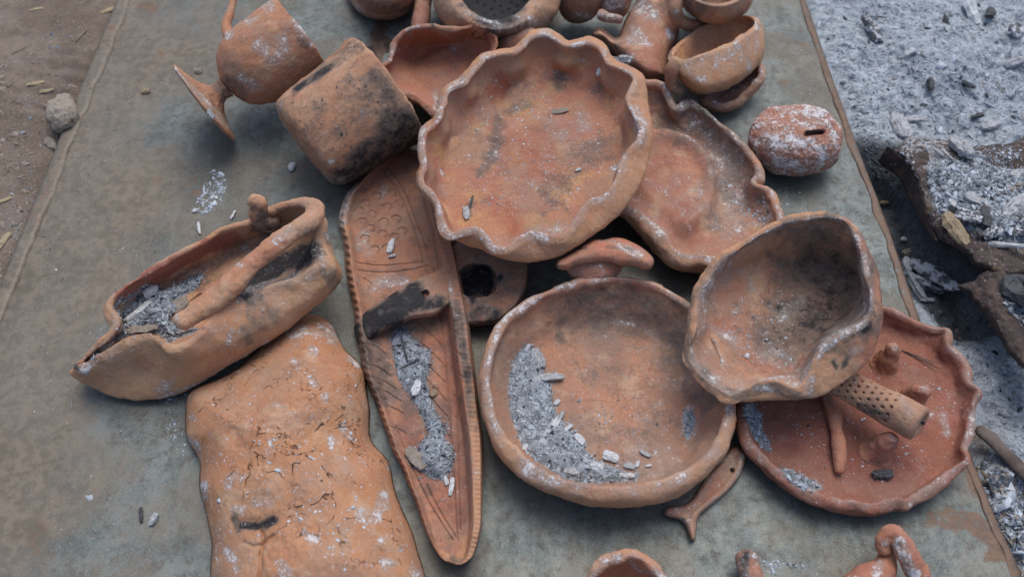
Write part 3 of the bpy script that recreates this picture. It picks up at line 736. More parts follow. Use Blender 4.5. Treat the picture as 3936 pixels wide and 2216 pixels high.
oO2 = pts(7, '360,380,3.3 380,240,3.2 480,120,3.0 620,60,2.9 780,60,3.0 880,120,3.0 930,220,2.9 920,330,2.9 860,430,2.9 740,500,3.0 600,530,3.0 450,500,3.1')
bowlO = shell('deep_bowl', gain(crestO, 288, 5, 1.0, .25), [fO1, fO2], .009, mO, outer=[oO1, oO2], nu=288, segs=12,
      strokes=[('soot', 7, '690,360 770,300 880,240 920,120 880,0', 70, .72), ('soot', 7, '690,280 800,230 850,120 780,40', 240, .74), ('soot', 7, '740,260 800,180', 130, .86), ('soot', 7, '560,330 650,200', 190, .52), ('soot', 7, '175,160 160,300 165,430 200,500', 30, .62), ('soot', 7, '215,490 300,590 420,620 560,580 680,620', 32, .62), ('soot', 7, '240,520 270,560', 36, .8), ('soot', 7, '480,590 560,570', 24, .8),  # soot stains, with shade painted into the right side of the hollow
               ('soot', 7, '1000,290 980,320', 22, .85), ('soot', 7, '890,480 905,450', 20, .95), ('soot', 7, '835,460 850,490', 14, .9), ('soot', 7, '930,345', 16, .8), ('soot', 7, '1015,200 1010,260', 14, .7),
               ('red', 7, '300,300 400,280 380,150', 110, .4), ('red', 7, '440,450 560,500 700,460', 60, .45), ('red', 7, '970,-60 1025,60 1040,200 1035,330 980,450', 75, 1.0), ('red', 7, '880,-180 920,-100', 60, .6),
               ('ash', 7, '280,310 380,360', 34, .5), ('ash', 7, '460,90 465,130', 18, .62), ('ash', 7, '600,260 690,190', 30, .42), ('ash', 7, '530,440 640,480', 50, .4), ('ash', 7, '975,-20 985,60', 24, .72), ('ash', 7, '940,-100', 22, .8), ('ash', 7, '1010,150', 16, .6), ('ash', 7, '930,420 970,400', 18, .5), ('ash', 7, '740,540 720,600', 26, .7), ('ash', 7, '985,285 870,352 800,400 765,450', 18, .75), ('ash', 7, '560,590 480,580', 18, .6), ('soot', 7, '330,-10 200,170', 30, .4)],
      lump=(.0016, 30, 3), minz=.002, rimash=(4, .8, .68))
tag(bowlO, 'deep irregular clay bowl tilted to the left with a blackened lip', 'bowl', POTS)
# tray with cones
crestQ = pts(7, '430,640,2.8 470,480,2.2 600,350,1.7 800,260,1.6 960,220,1.9 1090,222,2.6 1180,262,2.8 1250,292,2.7 1310,308,2.8 1358,316,3.1 1362,360,3 1370,402,2.6 1420,445,2.4 1450,500,2.4 1462,555,2.5 1500,585,2.9 1508,605,2.9 1482,650,2.6 1478,720,2.5 1462,790,2.5 1440,855,2.5 1455,905,2.8 1425,935,2.6 1365,985,2.4 1290,1040,2.4 1205,1085,2.5 1170,1108,2.7 1130,1100,2.5 1080,1112,2.4 980,1118,2.4 880,1112,2.4 830,1100,2.6 780,1088,2.5 660,1028,2.4 570,958,2.4 490,878,2.4 440,800,2.7')
mQ = clay('clay_cone_tray', (.31, .130, .084), (.29, .115, .072), RED, 13.0, ash=-.03, deep=(.215, .074, .055))
tray = shell('cone_tray', crestQ, [lambda C: down(C, .007, .945, 26), lambda C: down(C, .0135, .91, 7), lambda C: down(C, .0150, .80, 4)], .0088, mQ, nu=320, segs=8, base=(0, 0, .45),
      strokes=[('ash', 7, '450,680 480,760 530,850', 26, .85), ('ash', 7, '640,990 700,1030 780,1040', 20, .8), ('ash', 7, '1340,720 1360,790', 26, .6), ('ash', 7, '1290,710', 18, .6), ('ash', 7, '1480,700 1470,760 1450,850', 26, .6), ('ash', 7, '1400,960', 20, .55), ('ash', 7, '730,715', 14, .5),
               ('soot', 7, '600,700 700,640', 90, .25), ('ash', 7, '1190,1115', 16, .7), ('red', 7, '600,750 800,850 1100,900', 200, .55)],
      lump=(.0013, 32, 3), minz=.0005, rimash=(6, .8, .5))
tag(tray, 'round reddish clay tray with three little cones standing inside', 'tray', POTS)
def cone(bx, by, tx, ty, rad, h, name='cone'):
    p0 = pts(7, f'{bx},{by},0.7')[0]; x, y = src(7, tx, ty); p1 = unproj(x, y, h)
    a = np.linspace(0, 2 * math.pi, 96, endpoint=False); rings = []
    for k, r in ((-.2, 1.35), (.06, 1.16), (.16, .98), (.4, .80), (.7, .64), (.9, .52), (1.02, .34), (1.06, .05)):
        c = p0 + (p1 - p0) * np.array([max(k, 0) ** 1.3, max(k, 0) ** 1.3, k])
        rings.append(c + rad * r * np.stack([np.cos(a), np.sin(a), 0 * a], 1))
    return body(name, rings, mQc, tray, segs=7, lump=(.0016, 70, 3), fine=.0003, strokes=[('soot', 7, f'{tx},{ty}', 34, .3), ('ash', 7, f'{tx},{ty}', 18, .5), ('red', 7, f'{bx},{by + 20}', 40, .5)])
mQc = clay('clay_cones', (.41, .190, .115), RED, ORG, 15.0, ash=0.0)
cone(1075, 485, 1118, 398, .0125, .036); cone(1190, 650, 1255, 590, .0115, .036); cone(1030, 880, 1108, 812, .0120, .038)
tube('clay_coil', pts(7, '815,600,1.5 822,660,1.5 842,720,1.5 850,770,1.5 862,830,1.5 866,890,1.5 864,965,1.3'), [.006, .0052, .0066, .0050, .006, .0062, .0040], mQc, tray, nu=32, nv=60, lump=(.0007, 110, 3))
# perforated clay pipe leaning out from under the deep bowl
pipe_p = pts(7, '800,520,3.9 880,560,4.1 1000,625,4.4 1120,690,4.8 1230,748,5.2')
ax = (pipe_p[-1] - pipe_p[0]); LP = np.linalg.norm(ax); ax /= LP
def postPipe(G, n):
    q = G - pipe_p[0]; s = q @ ax; r = q - s[..., None] * ax
    A = np.cross(ax, [0, 0, 1.0]); A /= np.linalg.norm(A); B = np.cross(A, ax)
    th = np.arctan2(r @ B, r @ A)
    dx = (s / .0062); row = np.round(dx); off = (row % 2) * .5
    ty = th / .52 + off
    a = (dx - row) * .0062; b_ = (ty - np.round(ty)) * .52 * .0145
    d = np.hypot(a, b_); on = (s > .012) & (s < LP - .018)
    jit = vnoise(np.stack([row * 1.7, np.round(ty) * 2.3, row * 0], -1)) * .0004
    return .0030 * sstep(.0017 + jit, .0009, d) * on
mPi = clay('clay_pipe', BRN, BUF, ORG, 18.0, ash=0.0, specks=.5)
pipe = tube('perforated_pipe', pipe_p, [.0125, .0132, .0140, .0148, .0150], mPi, nu=180, nv=260, post=postPipe, hollow=(.03, .0066), lump=(.0008, 60, 2),
    strokes=[('soot', 7, '960,670 1080,720', 30, .62), ('soot', 7, '1010,690', 26, .7), ('soot', 7, '1252,745', 12, 1.6), ('ash', 7, '1140,620 1200,700', 16, .4), ('soot', 7, '850,600 980,650', 40, .35), ('ash', 7, '940,550', 18, .5)])  # strongest stroke paints the shade inside the open bore
tag(pipe, 'short clay pipe pricked with rows of small holes lying over the cone tray', 'clay pipe', POTS)
# little fish
fo = pxs(7, '350,885 372,858 400,850 428,868 437,900 430,940 408,990 375,1035 340,1072 300,1105 262,1135 228,1165 214,1195 212,1235 204,1278 186,1280 172,1245 160,1212 140,1190 105,1180 68,1166 68,1140 90,1124 130,1122 165,1112 190,1092 212,1055 240,1012 280,965 318,925')
mF = clay('clay_fish', (.50, .180, .105), ORG, BUF, 21.0, ash=.05)
eye = pxs(7, '374,962')[0]
def zfish(px, py, d, W): return -.0028 * sstep(18, 40, d) - .006 * sstep(11, 5, np.hypot(px - eye[0], py - eye[1]))
fish = pad('clay_fish', fo, .001, .0085, 22, mF, step=4.0, zfun=zfish, base=(0, .20, .0), lump=(.0008, 90, 3),
    strokes=[('soot', 7, '374,962', 9, .9), ('soot', 7, '150,1185', 14, .8), ('ash', 7, '300,1090 260,1140', 16, .6), ('ash', 7, '420,900 400,990', 14, .55), ('ash', 7, '80,1150 60,1140', 14, .6), ('ash', 7, '210,1260', 14, .5), ('ash', 7, '270,1010', 16, .6)])  # eye stroke darkens the pressed hole
tag(fish, 'tiny red clay fish with a forked tail beside the round bowl', 'clay fish', POTS)
# mushroom shaped lid
mS = clay('clay_lid', (.43, .165, .10), ORG, RED, 24.0, ash=.04)
lid = empty('mushroom_lid', pts(14, '1510,480,3')[0])
tag(lid, 'small mushroom shaped clay lid wedged below the scalloped bowl', 'lid', POTS)
so = pxs(14, '1118,435 1150,375 1230,330 1330,272 1420,215 1500,178 1600,178 1690,160 1780,165 1860,195 1950,240 2030,300 2085,355 2100,400 2085,450 2050,478 1985,478 1920,450 1840,436 1760,440 1680,415 1590,402 1480,415 1380,430 1310,445 1250,478 1190,482 1135,462')
pad('cap', so, .060, .016, 95 * .3882 * 2, mS, lid, step=5.0, lump=(.0014, 60, 3),
    strokes=[('soot', 14, '1340,270 1420,262', 20, .8), ('soot', 14, '1130,440 1150,470', 30, .8), ('soot', 14, '1640,255 1760,270 1880,280', 22, .6), ('ash', 14, '1750,240 1950,330', 50, .6), ('ash', 14, '1560,190 1700,200', 30, .4), ('ash', 14, '2080,360', 24, .6)])
c = unproj(*src(14, 1500, 432), .048)
blob('knob', c, (.0265, .020, .016), mS, lid, lump=(.001, 60, 3), base=(0, .12, .3))
# vessel with a round mouth seen through the gap
mT = clay('clay_dark_vessel', BRN, (.26, .12, .07), ORG, 27.0, ash=-.02)
oT = pts(14, '-60,640,2.0 -20,420,2.2 80,260,2.4 250,180,2.6 450,150,2.8 650,190,3.0 800,300,3.0 838,430,3.0 830,580,3 805,700,2.8 730,820,2.6 620,920,2.4 480,985,2.2 330,1000,2 180,990,2 50,880,2')
oB = pts(14, '-40,760,.2 0,600,.2 100,450,.2 250,380,.2 450,360,.2 650,390,.2 780,480,.2 810,600,.2 800,700,.2 790,790,.2 720,900,.2 620,980,.2 480,1030,.2 330,1045,.2 180,1035,.2 40,940,.2')
hT = ell(14, 338, 585, 216, 180, 2.7, a0=180); hD = ell(14, 338, 650, 200, 150, .6, a0=180); hU = ell(14, 338, 590, 222, 184, 2.5, a0=180); hM = ell(14, 338, 615, 230, 190, 1.8, a0=180)
ringsT = [resample(x, 192) for x in (hD, hM, hU, hT)]
mid = resample(oT, 192)
ringsT += [ringsT[3] * .45 + mid * .55 + np.array([0, 0, .0015]), mid, resample(oB, 192)]
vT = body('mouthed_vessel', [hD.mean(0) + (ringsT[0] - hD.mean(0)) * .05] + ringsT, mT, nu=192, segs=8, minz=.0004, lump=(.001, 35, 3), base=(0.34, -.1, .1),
    strokes=[('soot', 14, '300,930 420,870 540,900 480,960', 70, .9), ('soot', 14, '300,600 360,570', 165, 1.9), ('soot', 14, '300,200 600,200', 130, .5), ('ash', 14, '280,1000 340,1005', 20, .5)])  # strongest stroke paints shade into the round mouth
tag(vT, 'dark clay vessel with a round mouth half hidden under the scalloped bowl', 'vessel', POTS)
# leaf shaped tray with strap
Lc = pxs(5, '262,66 225,75 180,105 140,130 100,172 70,205 50,250 42,300 55,350 62,400 66,450 78,520 90,570 100,650 112,720 120,780 140,830 160,880 185,950 205,1000 218,1040 245,1090 268,1150 290,1200 310,1260 328,1310 345,1345 365,1375 385,1395 410,1406')
Rc = pxs(5, '275,64 300,66 325,90 345,140 360,190 375,240 395,290 412,340 425,390 436,440 446,500 458,560 468,620 476,690 483,750 490,800 497,870 503,930 510,980 513,1040 513,1100 512,1160 511,1220 509,1280 500,1325 490,1360 475,1390 445,1408 425,1410 412,1407')
lines5 = ['205,120 240,170 280,250 310,330 335,400 355,460', '190,130 225,180 262,250 295,340 318,420 335,470', '100,430 180,440 260,435 320,425', '110,455 190,462 270,455 335,440', '375,590 385,700 400,850 410,1000 420,1150 432,1330', '395,580 410,700 425,850 432,1000 436,1150 440,1300',
  '380,700 340,660 300,620', '385,760 345,720 310,690', '390,820 350,780 315,750', '395,880 360,840 330,810', '398,930 365,895 340,865', '400,990 372,955 350,930', '135,760 170,770 215,800', '150,800 190,815 230,840', '160,840 200,850 245,880', '180,890 215,900 255,920', '205,960 235,970 265,985', '120,690 160,700 200,730',
  '230,960 260,1040 300,1130 350,1230 415,1330', '330,1150 370,1230 425,1320', '125,480 150,500 140,520', '400,640 430,660', '405,700 440,730', '410,770 445,800', '420,860 450,890', '425,930 455,960']
for (ax_, ay_) in [(130, 240), (165, 215), (200, 250), (150, 275), (190, 300), (230, 290), (120, 300), (215, 205), (240, 240), (160, 180), (250, 330), (110, 265), (185, 340), (145, 320), (225, 350), (130, 355), (200, 385), (160, 390)]:
    q = [(ax_ + 15 * math.cos(t), ay_ + 13 * math.sin(t)) for t in (3.4, 4.4, 5.4, 6.3, 7.2)]
    lines5.append(' '.join(f'{a:.0f},{b:.0f}' for a, b in q))
lines_px = [resample(pxs(5, s), 14, False) for s in lines5]
def strip(name, Lp, Rp, nv, nu, ztop, mat, parent=None, zb=.0008, strokes=None, base=(0, 0, 0), groove=None, lump=(.0007, 50, 3), fine=.0002, thick=None):
    L = resample(Lp, nv, False); R = resample(Rp, nv, False)
    u = np.linspace(0, 1, nu); u = .5 - .5 * np.cos(u * math.pi) * (1 - .35 * np.sin(u * math.pi)) if nu > 40 else u
    u = np.clip((u - u[0]) / (u[-1] - u[0]), 0, 1)
    px = L[:, None, 0] + (R - L)[:, None, 0] * u[None]; py = L[:, None, 1] + (R - L)[:, None, 1] * u[None]
    v = np.linspace(0, 1, nv)[:, None] + 0 * px
    uu = u[None] + 0 * px
    z = ztop(uu, v, px, py)
    S = None; gd = 0
    if groove:
        g = np.full(px.shape, 1e9)
        for pl in groove: g = np.minimum(g, dist_poly(px, py, pl))
        gd = np.exp(-(g / 2.6) ** 2)
        z = z - .0014 * gd
    T = unproj(px, py, z)
    seed = (sum(ord(ch) for ch in name) % 97) * 0.29
    T[..., 2] += lump[0] * fbm(T, lump[1], lump[2], seed) + fine * fbm(T, 330, 3, seed)
    zb_ = zb if thick is None else None
    if thick is None:
        B = unproj(px, py, zb + 0 * z); B = B * 1.0
        lo = np.minimum(T[..., 2] - .0008, zb); B[..., 2] = np.minimum(B[..., 2], np.maximum(lo, .0003))
    else:
        B = T.copy(); B[..., 2] -= thick
    G = np.concatenate([T, B[:, ::-1]], axis=1)
    V, F = gridmesh(G, True, True, True)
    S = paint(V, strokes or [], base)
    if groove:
        k = np.concatenate([gd, gd * 0], axis=1).ravel(); S[:k.size, 0] = np.maximum(S[:k.size, 0], .48 * k); S[:k.size, 1] -= k * .5  # lodged dirt tint that also paints crevice shade along the scratched lines
    return mkmesh(name, V, F, mat, parent, S)
def zU(u, v, px, py, K=1.25):
    W = np.stack([px, py, 0 * px], -1) / 1000
    n1 = .5 + .5 * np.sign(np.sin(v * 2 * math.pi * 58 + 2 * vnoise(W * 8))) * np.abs(np.sin(v * 2 * math.pi * 58 + 2 * vnoise(W * 8))) ** .5
    floor = .0075
    le = np.exp(-((u - .055) / .05) ** 2); z = floor + .0075 * le
    z = z - .0028 * n1 * sstep(.06, .02, u)
    # right wall
    wr = sstep(.80 - .02 * v, .875, u); top = .020 * np.interp(v, [0, .15, .3, .9, 1], [.35, .7, 1, .85, .4])
    z = z + top * wr
    nr = .0006 * np.abs(np.sin(v * 2 * math.pi * 46 + vnoise(W * 9))) * sstep(.86, .92, u)
    z = z - nr
    e = np.minimum(u, 1 - u)
    rnd_ = np.sqrt(np.clip(e / .03, 0, 1))
    endv = np.sqrt(np.clip(np.minimum(v / .012, (1 - v) / .02), 0, 1))
    z = z + .008 * np.exp(-((1 - v) / .03) ** 2)
    return .001 + (z - .001) * rnd_ * endv * K
mU = clay('clay_leaf_tray', (.35, .160, .095), ORG, BRN, 30.0, ash=-.02, specks=.7, deep=(.26, .085, .055))
leaf = strip('leaf_tray', Lc, Rc, 620, 190, zU, mU, groove=lines_px, base=(.24, .04, .25),
    strokes=[('red', 5, '380,600 420,800 430,1000 430,1250 350,1150 270,950 330,700', 60, .5), ('soot', 5, '240,640 300,760 340,900', 90, .5), ('red', 5, '200,250 260,400', 110, .35), ('soot', 5, '130,680 170,760 160,860 210,850', 60, .72), ('soot', 5, '230,700 250,850 300,950', 60, .4), ('soot', 5, '425,560 445,700 462,800 475,880 485,960', 20, .78), ('soot', 5, '420,560 440,620', 24, .6),
             ('soot', 5, '60,600 110,700 130,800 150,870', 24, .6), ('soot', 5, '330,740 370,820 400,920', 30, .35), ('soot', 5, '420,1390 470,1400', 14, .7), ('ash', 5, '110,380 130,330 140,400', 24, .45), ('ash', 5, '60,290 75,200 45,310', 16, .55), ('ash', 5, '50,250 100,180', 12, .45), ('ash', 5, '395,500 410,560', 18, .5), ('ash', 5, '150,500 200,490 250,490', 24, .62), ('ash', 5, '180,210 190,190', 20, .35),
             ('red', 5, '120,800 200,1000 260,1150 340,1350 400,1395', 15, -.9), ('red', 5, '488,860 500,1100 490,1300 450,1395', 26, -1.0), ('red', 5, '55,250 60,400 90,600', 20, -.8), ('soot', 5, '488,860 500,1100 490,1300 450,1380', 24, -.3), ('red', 5, '390,450 330,150', 26, -.5)])
tag(leaf, 'long leaf shaped clay tray with scratched lines and a black strap across', 'tray', POTS)
Ts = pxs(5, '92,640 118,605 150,575 190,548 225,525 262,500 300,482 335,468 368,455 392,440'); Bs = pxs(5, '110,700 145,668 182,645 212,628 245,618 280,602 312,596 345,590 372,578 412,548')
hs = pxs(5, '326,532')[0]
def zS(u, v, px, py):
    a = np.interp(v, [0, .12, .45, .8, 1], [.008, .020, .036, .040, .034])
    a = a - .0035 * (2 * u - 1) ** 2
    a = a - .006 * sstep(17, 9, np.hypot(px - hs[0], (py - hs[1]) * 1.0))
    return a
mUs = clay('clay_strap', (.33, .17, .10), BRN, ORG, 33.0, ash=-.2, specks=.3)
strap = strip('strap', Ts, Bs, 160, 60, zS, mUs, leaf, thick=.007, lump=(.0009, 70, 3),
    strokes=[('soot', 5, '105,660 150,630 200,595 240,570 280,552', 62, 1.25), ('soot', 5, '280,550 310,575 370,560', 26, .9), ('soot', 5, '300,510 315,530', 18, .8), ('red', 5, '328,530', 11, 1.0), ('soot', 5, '328,532', 8, -.9), ('ash', 5, '180,590', 12, .3), ('soot', 5, '345,500 380,470', 22, .3)])
# boat shaped lamp
crestV = pts(4, '140,1015,3.6 185,960,4.2 250,895,4.8 305,850,5.2 345,800,5.6 345,760,5.8 310,730,5.8 300,690,5.8 340,630,5.8 420,560,5.8 560,468,6 700,395,6.2 830,330,6.4 960,258,6.6 1110,212,6.8 1200,170,7 1300,130,7.4 1400,120,7.8 1475,160,8 1500,230,8 1480,310,7.9 1455,370,7.9 1475,420,7.9 1465,465,7.8 1400,508,7.6 1320,545,7.5 1210,578,7.4 1100,622,7.3 1010,650,7.2 920,715,7 840,815,6.9 745,890,6.8 660,918,6.8 612,888,6.8 565,865,6.8 515,858,6.7 440,875,6.5 345,925,5.8 260,968,5 190,1015,4')
floorV = pts(4, '230,985,2.6 280,930,2.6 340,880,2.6 400,810,2.6 420,740,2.6 480,670,2.6 620,600,2.6 780,510,2.8 930,430,3 1080,350,3.4 1220,290,3.8 1330,260,4 1400,290,4 1400,360,3.4 1340,440,3.3 1240,500,3.2 1120,550,3.1 1010,610,3.1 930,690,3.3 860,780,3 760,850,2.9 680,890,2.8 580,890,2.7 480,880,2.6 400,910,2.6 320,960,2.6')
midV = (resample(crestV, 288) * .42 + resample(floorV, 288) * .58); midV[:, 2] = resample(crestV, 288)[:, 2] * .35 + resample(floorV, 288)[:, 2] * .65
outV = pts(4, '118,1050,2.4 150,1020,1.5 250,930,1 330,870,.8 400,800,.6 400,740,.6 440,660,.6 540,600,.6 680,510,.8 800,450,1 930,380,1.2 1080,310,2 1230,250,3.2 1350,210,4.6 1440,200,5.4 1510,260,5.6 1530,330,5.6 1560,430,5.2 1603,490,5.0 1605,550,4.4 1560,610,3.8 1480,680,3.4 1400,742,3.2 1290,825,3.0 1180,905,2.6 1060,985,1.9 960,1042,1.4 860,1100,.9 780,1142,.6 700,1180,.5 600,1206,.45 520,1215,.4 450,1214,.4 370,1196,.4 300,1172,.5 240,1145,.8 180,1110,1.5 140,1080,2.0')
outM = pts(4, '122,1040,3.0 160,1000,3.2 240,915,3.3 310,860,3.4 370,800,3.6 370,745,3.7 360,665,3.7 460,570,3.8 600,480,4 740,400,4.2 870,340,4.5 1000,270,4.8 1130,215,5.2 1250,170,6 1370,135,6.8 1470,160,7.2 1515,220,7.4 1520,290,7.3 1530,370,7.1 1570,430,6.9 1590,490,6.5 1540,560,6.2 1450,640,5.8 1340,710,5.6 1220,790,5.4 1090,860,5 970,920,4.6 860,990,4.2 770,1030,3.8 680,1050,3.6 600,1060,3.4 520,1060,3.3 440,1060,3.2 360,1070,3 280,1080,2.8 210,1082,2.7 155,1062,2.7')
mV = clay('clay_boat_lamp', ORG, BUF, OCH, 36.0, ash=.02, sootdots=.2)
mVd = mV
boat = shell('boat_lamp', crestV, [midV, floorV], .0085, mV, outer=[outM, outV], nu=288, segs=12, lump=(.0013, 34, 3), rimash=(6, .7, .3),
    strokes=[('soot', 4, '125,1010 140,1040', 22, .95), ('red', 4, '400,960 500,950 480,1050', 90, .4), ('soot', 4, '480,960 540,1000 520,1050', 60, .16), ('soot', 4, '1050,860 1120,790 1200,750', 74, .5), ('soot', 4, '1060,860 1080,830', 40, .4), ('soot', 4, '1060,585 1200,490 1350,430 1430,390', 75, 1.15),  # strongest stroke paints the slot below the handle dark as shade
             ('soot', 4, '1150,230 1220,270 1250,250', 56, .72), ('soot', 4, '1530,500 1580,560', 60, .5), ('soot', 4, '760,520 900,430 1050,380 1100,450', 60, .32), ('red', 4, '420,600 600,500 800,400 1000,300', 60, .8), ('red', 4, '700,560 900,600', 70, .5), ('soot', 4, '800,560 950,520', 60, .4),
             ('ash', 4, '980,900 1000,820', 22, .75), ('ash', 4, '600,1150 660,1130', 34, .6), ('ash', 4, '170,1050 200,1020', 24, .85), ('ash', 4, '270,740 285,770', 20, .8), ('ash', 4, '600,1200 800,1130 960,1035 1200,885', 12, .62), ('ash', 4, '1080,375', 22, .5), ('ash', 4, '1100,600 1380,510', 18, .45), ('ash', 4, '1540,300', 30, .6), ('soot', 4, '1530,290 1545,330', 26, .6), ('ash', 4, '1500,130 1400,110', 14, .3)])
tag(boat, 'boat shaped clay lamp with a coiled tube handle and ash inside', 'lamp', POTS)
mVh = clay('clay_handle', ORG, BUF, (.45, .21, .11), 39.0, ash=.06, sootdots=.4)
tube('handle', pts(4, '720,775,7.0 790,730,7.2 860,680,7.4 940,618,7.7 1030,535,8.2 1130,440,8.8 1230,360,9.2 1330,285,9.5 1410,235,9.7 1462,185,9.5 1460,130,9.2 1390,112,8.8 1290,130,8.2 1220,165,7.6'), [.0088, .0096, .0110, .0124, .0108, .0094, .0098, .0102, .0100, .0098, .0080, .0068, .0060, .0058], mVh, boat, nu=56, nv=150, flat=.74, lump=(.0013, 60, 3), fine=.0005,
    strokes=[('soot', 4, '1380,260 1480,300', 40, .5), ('ash', 4, '1250,330 1330,270', 30, .5), ('ash', 4, '1050,460', 24, .4), ('ash', 4, '690,740 700,800', 16, .45), ('ash', 4, '1450,180', 40, .35), ('red', 4, '1200,400 1300,330', 26, .5), ('soot', 4, '1250,140 1380,130', 20, .25)])
tube('twisted_knob', pts(4, '1220,235,6.4 1170,215,7.2 1150,180,8.2 1160,140,9 1150,108,9.6 1118,98,9.8'), [.0088, .0092, .0084, .0078, .0074, .0070], mVh, boat, nu=48, nv=60, lump=(.0016, 90, 3),
    strokes=[('soot', 4, '1150,240 1220,240 1180,200', 50, .75), ('soot', 4, '1200,90 1210,120', 16, .7), ('soot', 4, '1130,150 1160,190', 24, .4)])
# lumpy slab
wo = pxs(8, '1790,4800 0,0') if False else pxs(8, '700,60 760,20 850,5 930,40 1000,110 1020,190 1075,235 1125,275 1140,340 1160,430 1172,520 1168,600 1185,690 1205,745 1270,800 1292,880 1305,950 1335,1040 1370,1120 1405,1200 1432,1290 1460,1380 1490,1500 1520,1650 1500,1720 900,1760 320,1720 300,1600 300,1450 300,1330 298,1200 275,1120 258,1050 240,950 232,870 240,790 215,765 180,730 168,690 158,640 160,580 165,520 162,470 200,420 300,380 450,300 560,200 640,120')
mW = clay('clay_slab', (.43, .20, .095), (.41, .18, .095), BUF, 42.0, ash=.06, specks=1.0, cracks=1.0, deep=(.36, .13, .08))
sp1 = pxs(8, '600,150 700,420 780,700 850,1000 900,1500 900,1750')
def zW(px, py, d, W):
    z = .008 * fbm(W, 12, 2, 3) + .0016 * fbm(W, 48, 3, 5)
    sh = dist_poly(px, py, pxs(8, '330,300 250,450 190,600 205,720')) ; z = z - .011 * sstep(110, 20, sh)
    cr = dist_poly(px, py, pxs(8, '580,1200 590,1260 570,1330 575,1400 560,1460')); z = z - .005 * np.exp(-(cr / 7) ** 2)
    cr2 = dist_poly(px, py, pxs(8, '480,1260 530,1280 580,1270 640,1220')); z = z - .003 * np.exp(-(cr2 / 7) ** 2)
    dn = dist_poly(px, py, pxs(8, '450,1160 560,1170 650,1140')); z = z - .004 * np.exp(-(dn / 26) ** 2)
    dn = dist_poly(px, py, pxs(8, '1090,560 1110,600')); z = z - .004 * np.exp(-(dn / 30) ** 2)
    dn = dist_poly(px, py, pxs(8, '990,820 1030,840')); z = z - .004 * np.exp(-(dn / 40) ** 2)
    return z
wo = lowpass(resample(wo, 300), 22)
slab = pad('clay_slab', wo, .0008, .058, 400, mW, step=6.0, zfun=zW, lump=(.0022, 34, 4), fine=.0006, base=(0, .02, -.28),
    strokes=[('soot', 8, '430,1130 450,1180', 34, .75), ('soot', 8, '470,1170 560,1175 640,1140', 26, 1.05), ('ash', 8, '430,1080 470,1090', 30, .5), ('ash', 8, '390,1310 430,1350', 32, 1.0), ('ash', 8, '640,500 710,520', 12, .55), ('ash', 8, '560,510', 16, .35), ('ash', 8, '850,380 870,400', 24, .75), ('ash', 8, '930,460', 22, .9), ('ash', 8, '960,690 960,750', 20, .8), ('ash', 8, '760,270', 18, .85),
             ('ash', 8, '860,200 870,220', 30, .6), ('ash', 8, '740,120 820,100 950,90 1000,140', 34, .6), ('ash', 8, '1060,250 1110,290', 24, .7), ('ash', 8, '400,930 430,900', 44, .55), ('ash', 8, '260,950 265,1010', 30, .75), ('ash', 8, '1130,1120 1200,1130 1240,1060', 44, .62), ('ash', 8, '1240,1000', 36, .7), ('ash', 8, '1230,1250', 24, .7), ('ash', 8, '850,1240 820,1210', 34, .65),
             ('ash', 8, '680,1370 700,1440', 40, .6), ('ash', 8, '440,1400', 40, .45), ('ash', 8, '1270,1370', 44, .6), ('ash', 8, '190,700 230,740', 24, .7), ('ash', 8, '200,580', 26, .6), ('ash', 8, '1430,1430', 40, .6), ('ash', 8, '620,700 630,730', 18, .7), ('ash', 8, '1280,850', 24, .7), ('ash', 8, '540,1040 620,1050', 30, .4), ('ash', 8, '1000,800 1080,860', 50, .32), ('ash', 8, '1340,1300', 20, .7), ('ash', 8, '1020,630 1080,700', 22, .6)])
tag(slab, 'large lumpy orange clay slab with cracks and white ash flecks', 'clay slab', POTS)
# cup lying on its side (upper left)
def lathe(name, p0, p1, prof, mat, parent=None, nu=224, segs=8, twist=0, squash=None, **kw):
    p0 = np.array(p0); p1 = np.array(p1); ax = p1 - p0; L = np.linalg.norm(ax); ax /= L
    A = np.cross(ax, [0, 0, 1.0]); A /= np.linalg.norm(A); B = np.cross(A, ax)
    a = np.linspace(0, 2 * math.pi, nu, endpoint=False); rings = []
    for s, r in prof:
        rings.append(p0 + ax * s * L + r * (np.cos(a)[:, None] * A + np.sin(a)[:, None] * B * (squash or 1)))
    return body(name, rings, mat, parent, nu=nu, segs=segs, **kw)
a0 = unproj(*src(0, 782, 362), .050); a1 = unproj(*src(0, 972, 226), .074)
mB = clay('clay_cup', BUF, (.40, .20, .11), ORG, 45.0, ash=-.06, sootdots=.95, specks=.6)
cup = lathe('tumbler_cup', a0, a1, [(-.08, .002), (-.09, .034), (-.05, .0505), (.06, .0555), (.45, .0585), (.8, .0620), (.985, .0650), (1.01, .0615), (.985, .0580), (.6, .050), (.12, .040), (.10, .002)], mB, segs=6, minz=.0015, base=(.25, 0, 0),
    strokes=[('soot', 0, '745,225 790,195 830,170', 12, 1.0), ('soot', 0, '800,180 850,150 870,130', 26, .45), ('soot', 0, '860,450 920,425 990,400 1040,370', 42, 1.0), ('soot', 0, '900,420 970,390 1010,320', 62, .9), ('soot', 0, '800,320 900,270 950,250', 80, .36), ('soot', 0, '940,190 990,270 1030,330', 26, .6), ('soot', 0, '880,210 930,240', 40, .45), ('soot', 0, '880,105 900,120', 20, .5), ('soot', 0, '740,290 800,250', 60, .22), ('soot', 0, '830,455', 40, .5),
             ('ash', 0, '820,445 860,455', 16, .4), ('ash', 0, '910,280 912,300', 8, .75), ('ash', 0, '835,405', 10, .8), ('ash', 0, '700,270', 14, .4)], lump=(.0009, 30, 3))
tag(cup, 'sooty clay tumbler lying on its side beside the goblet', 'cup', POTS)
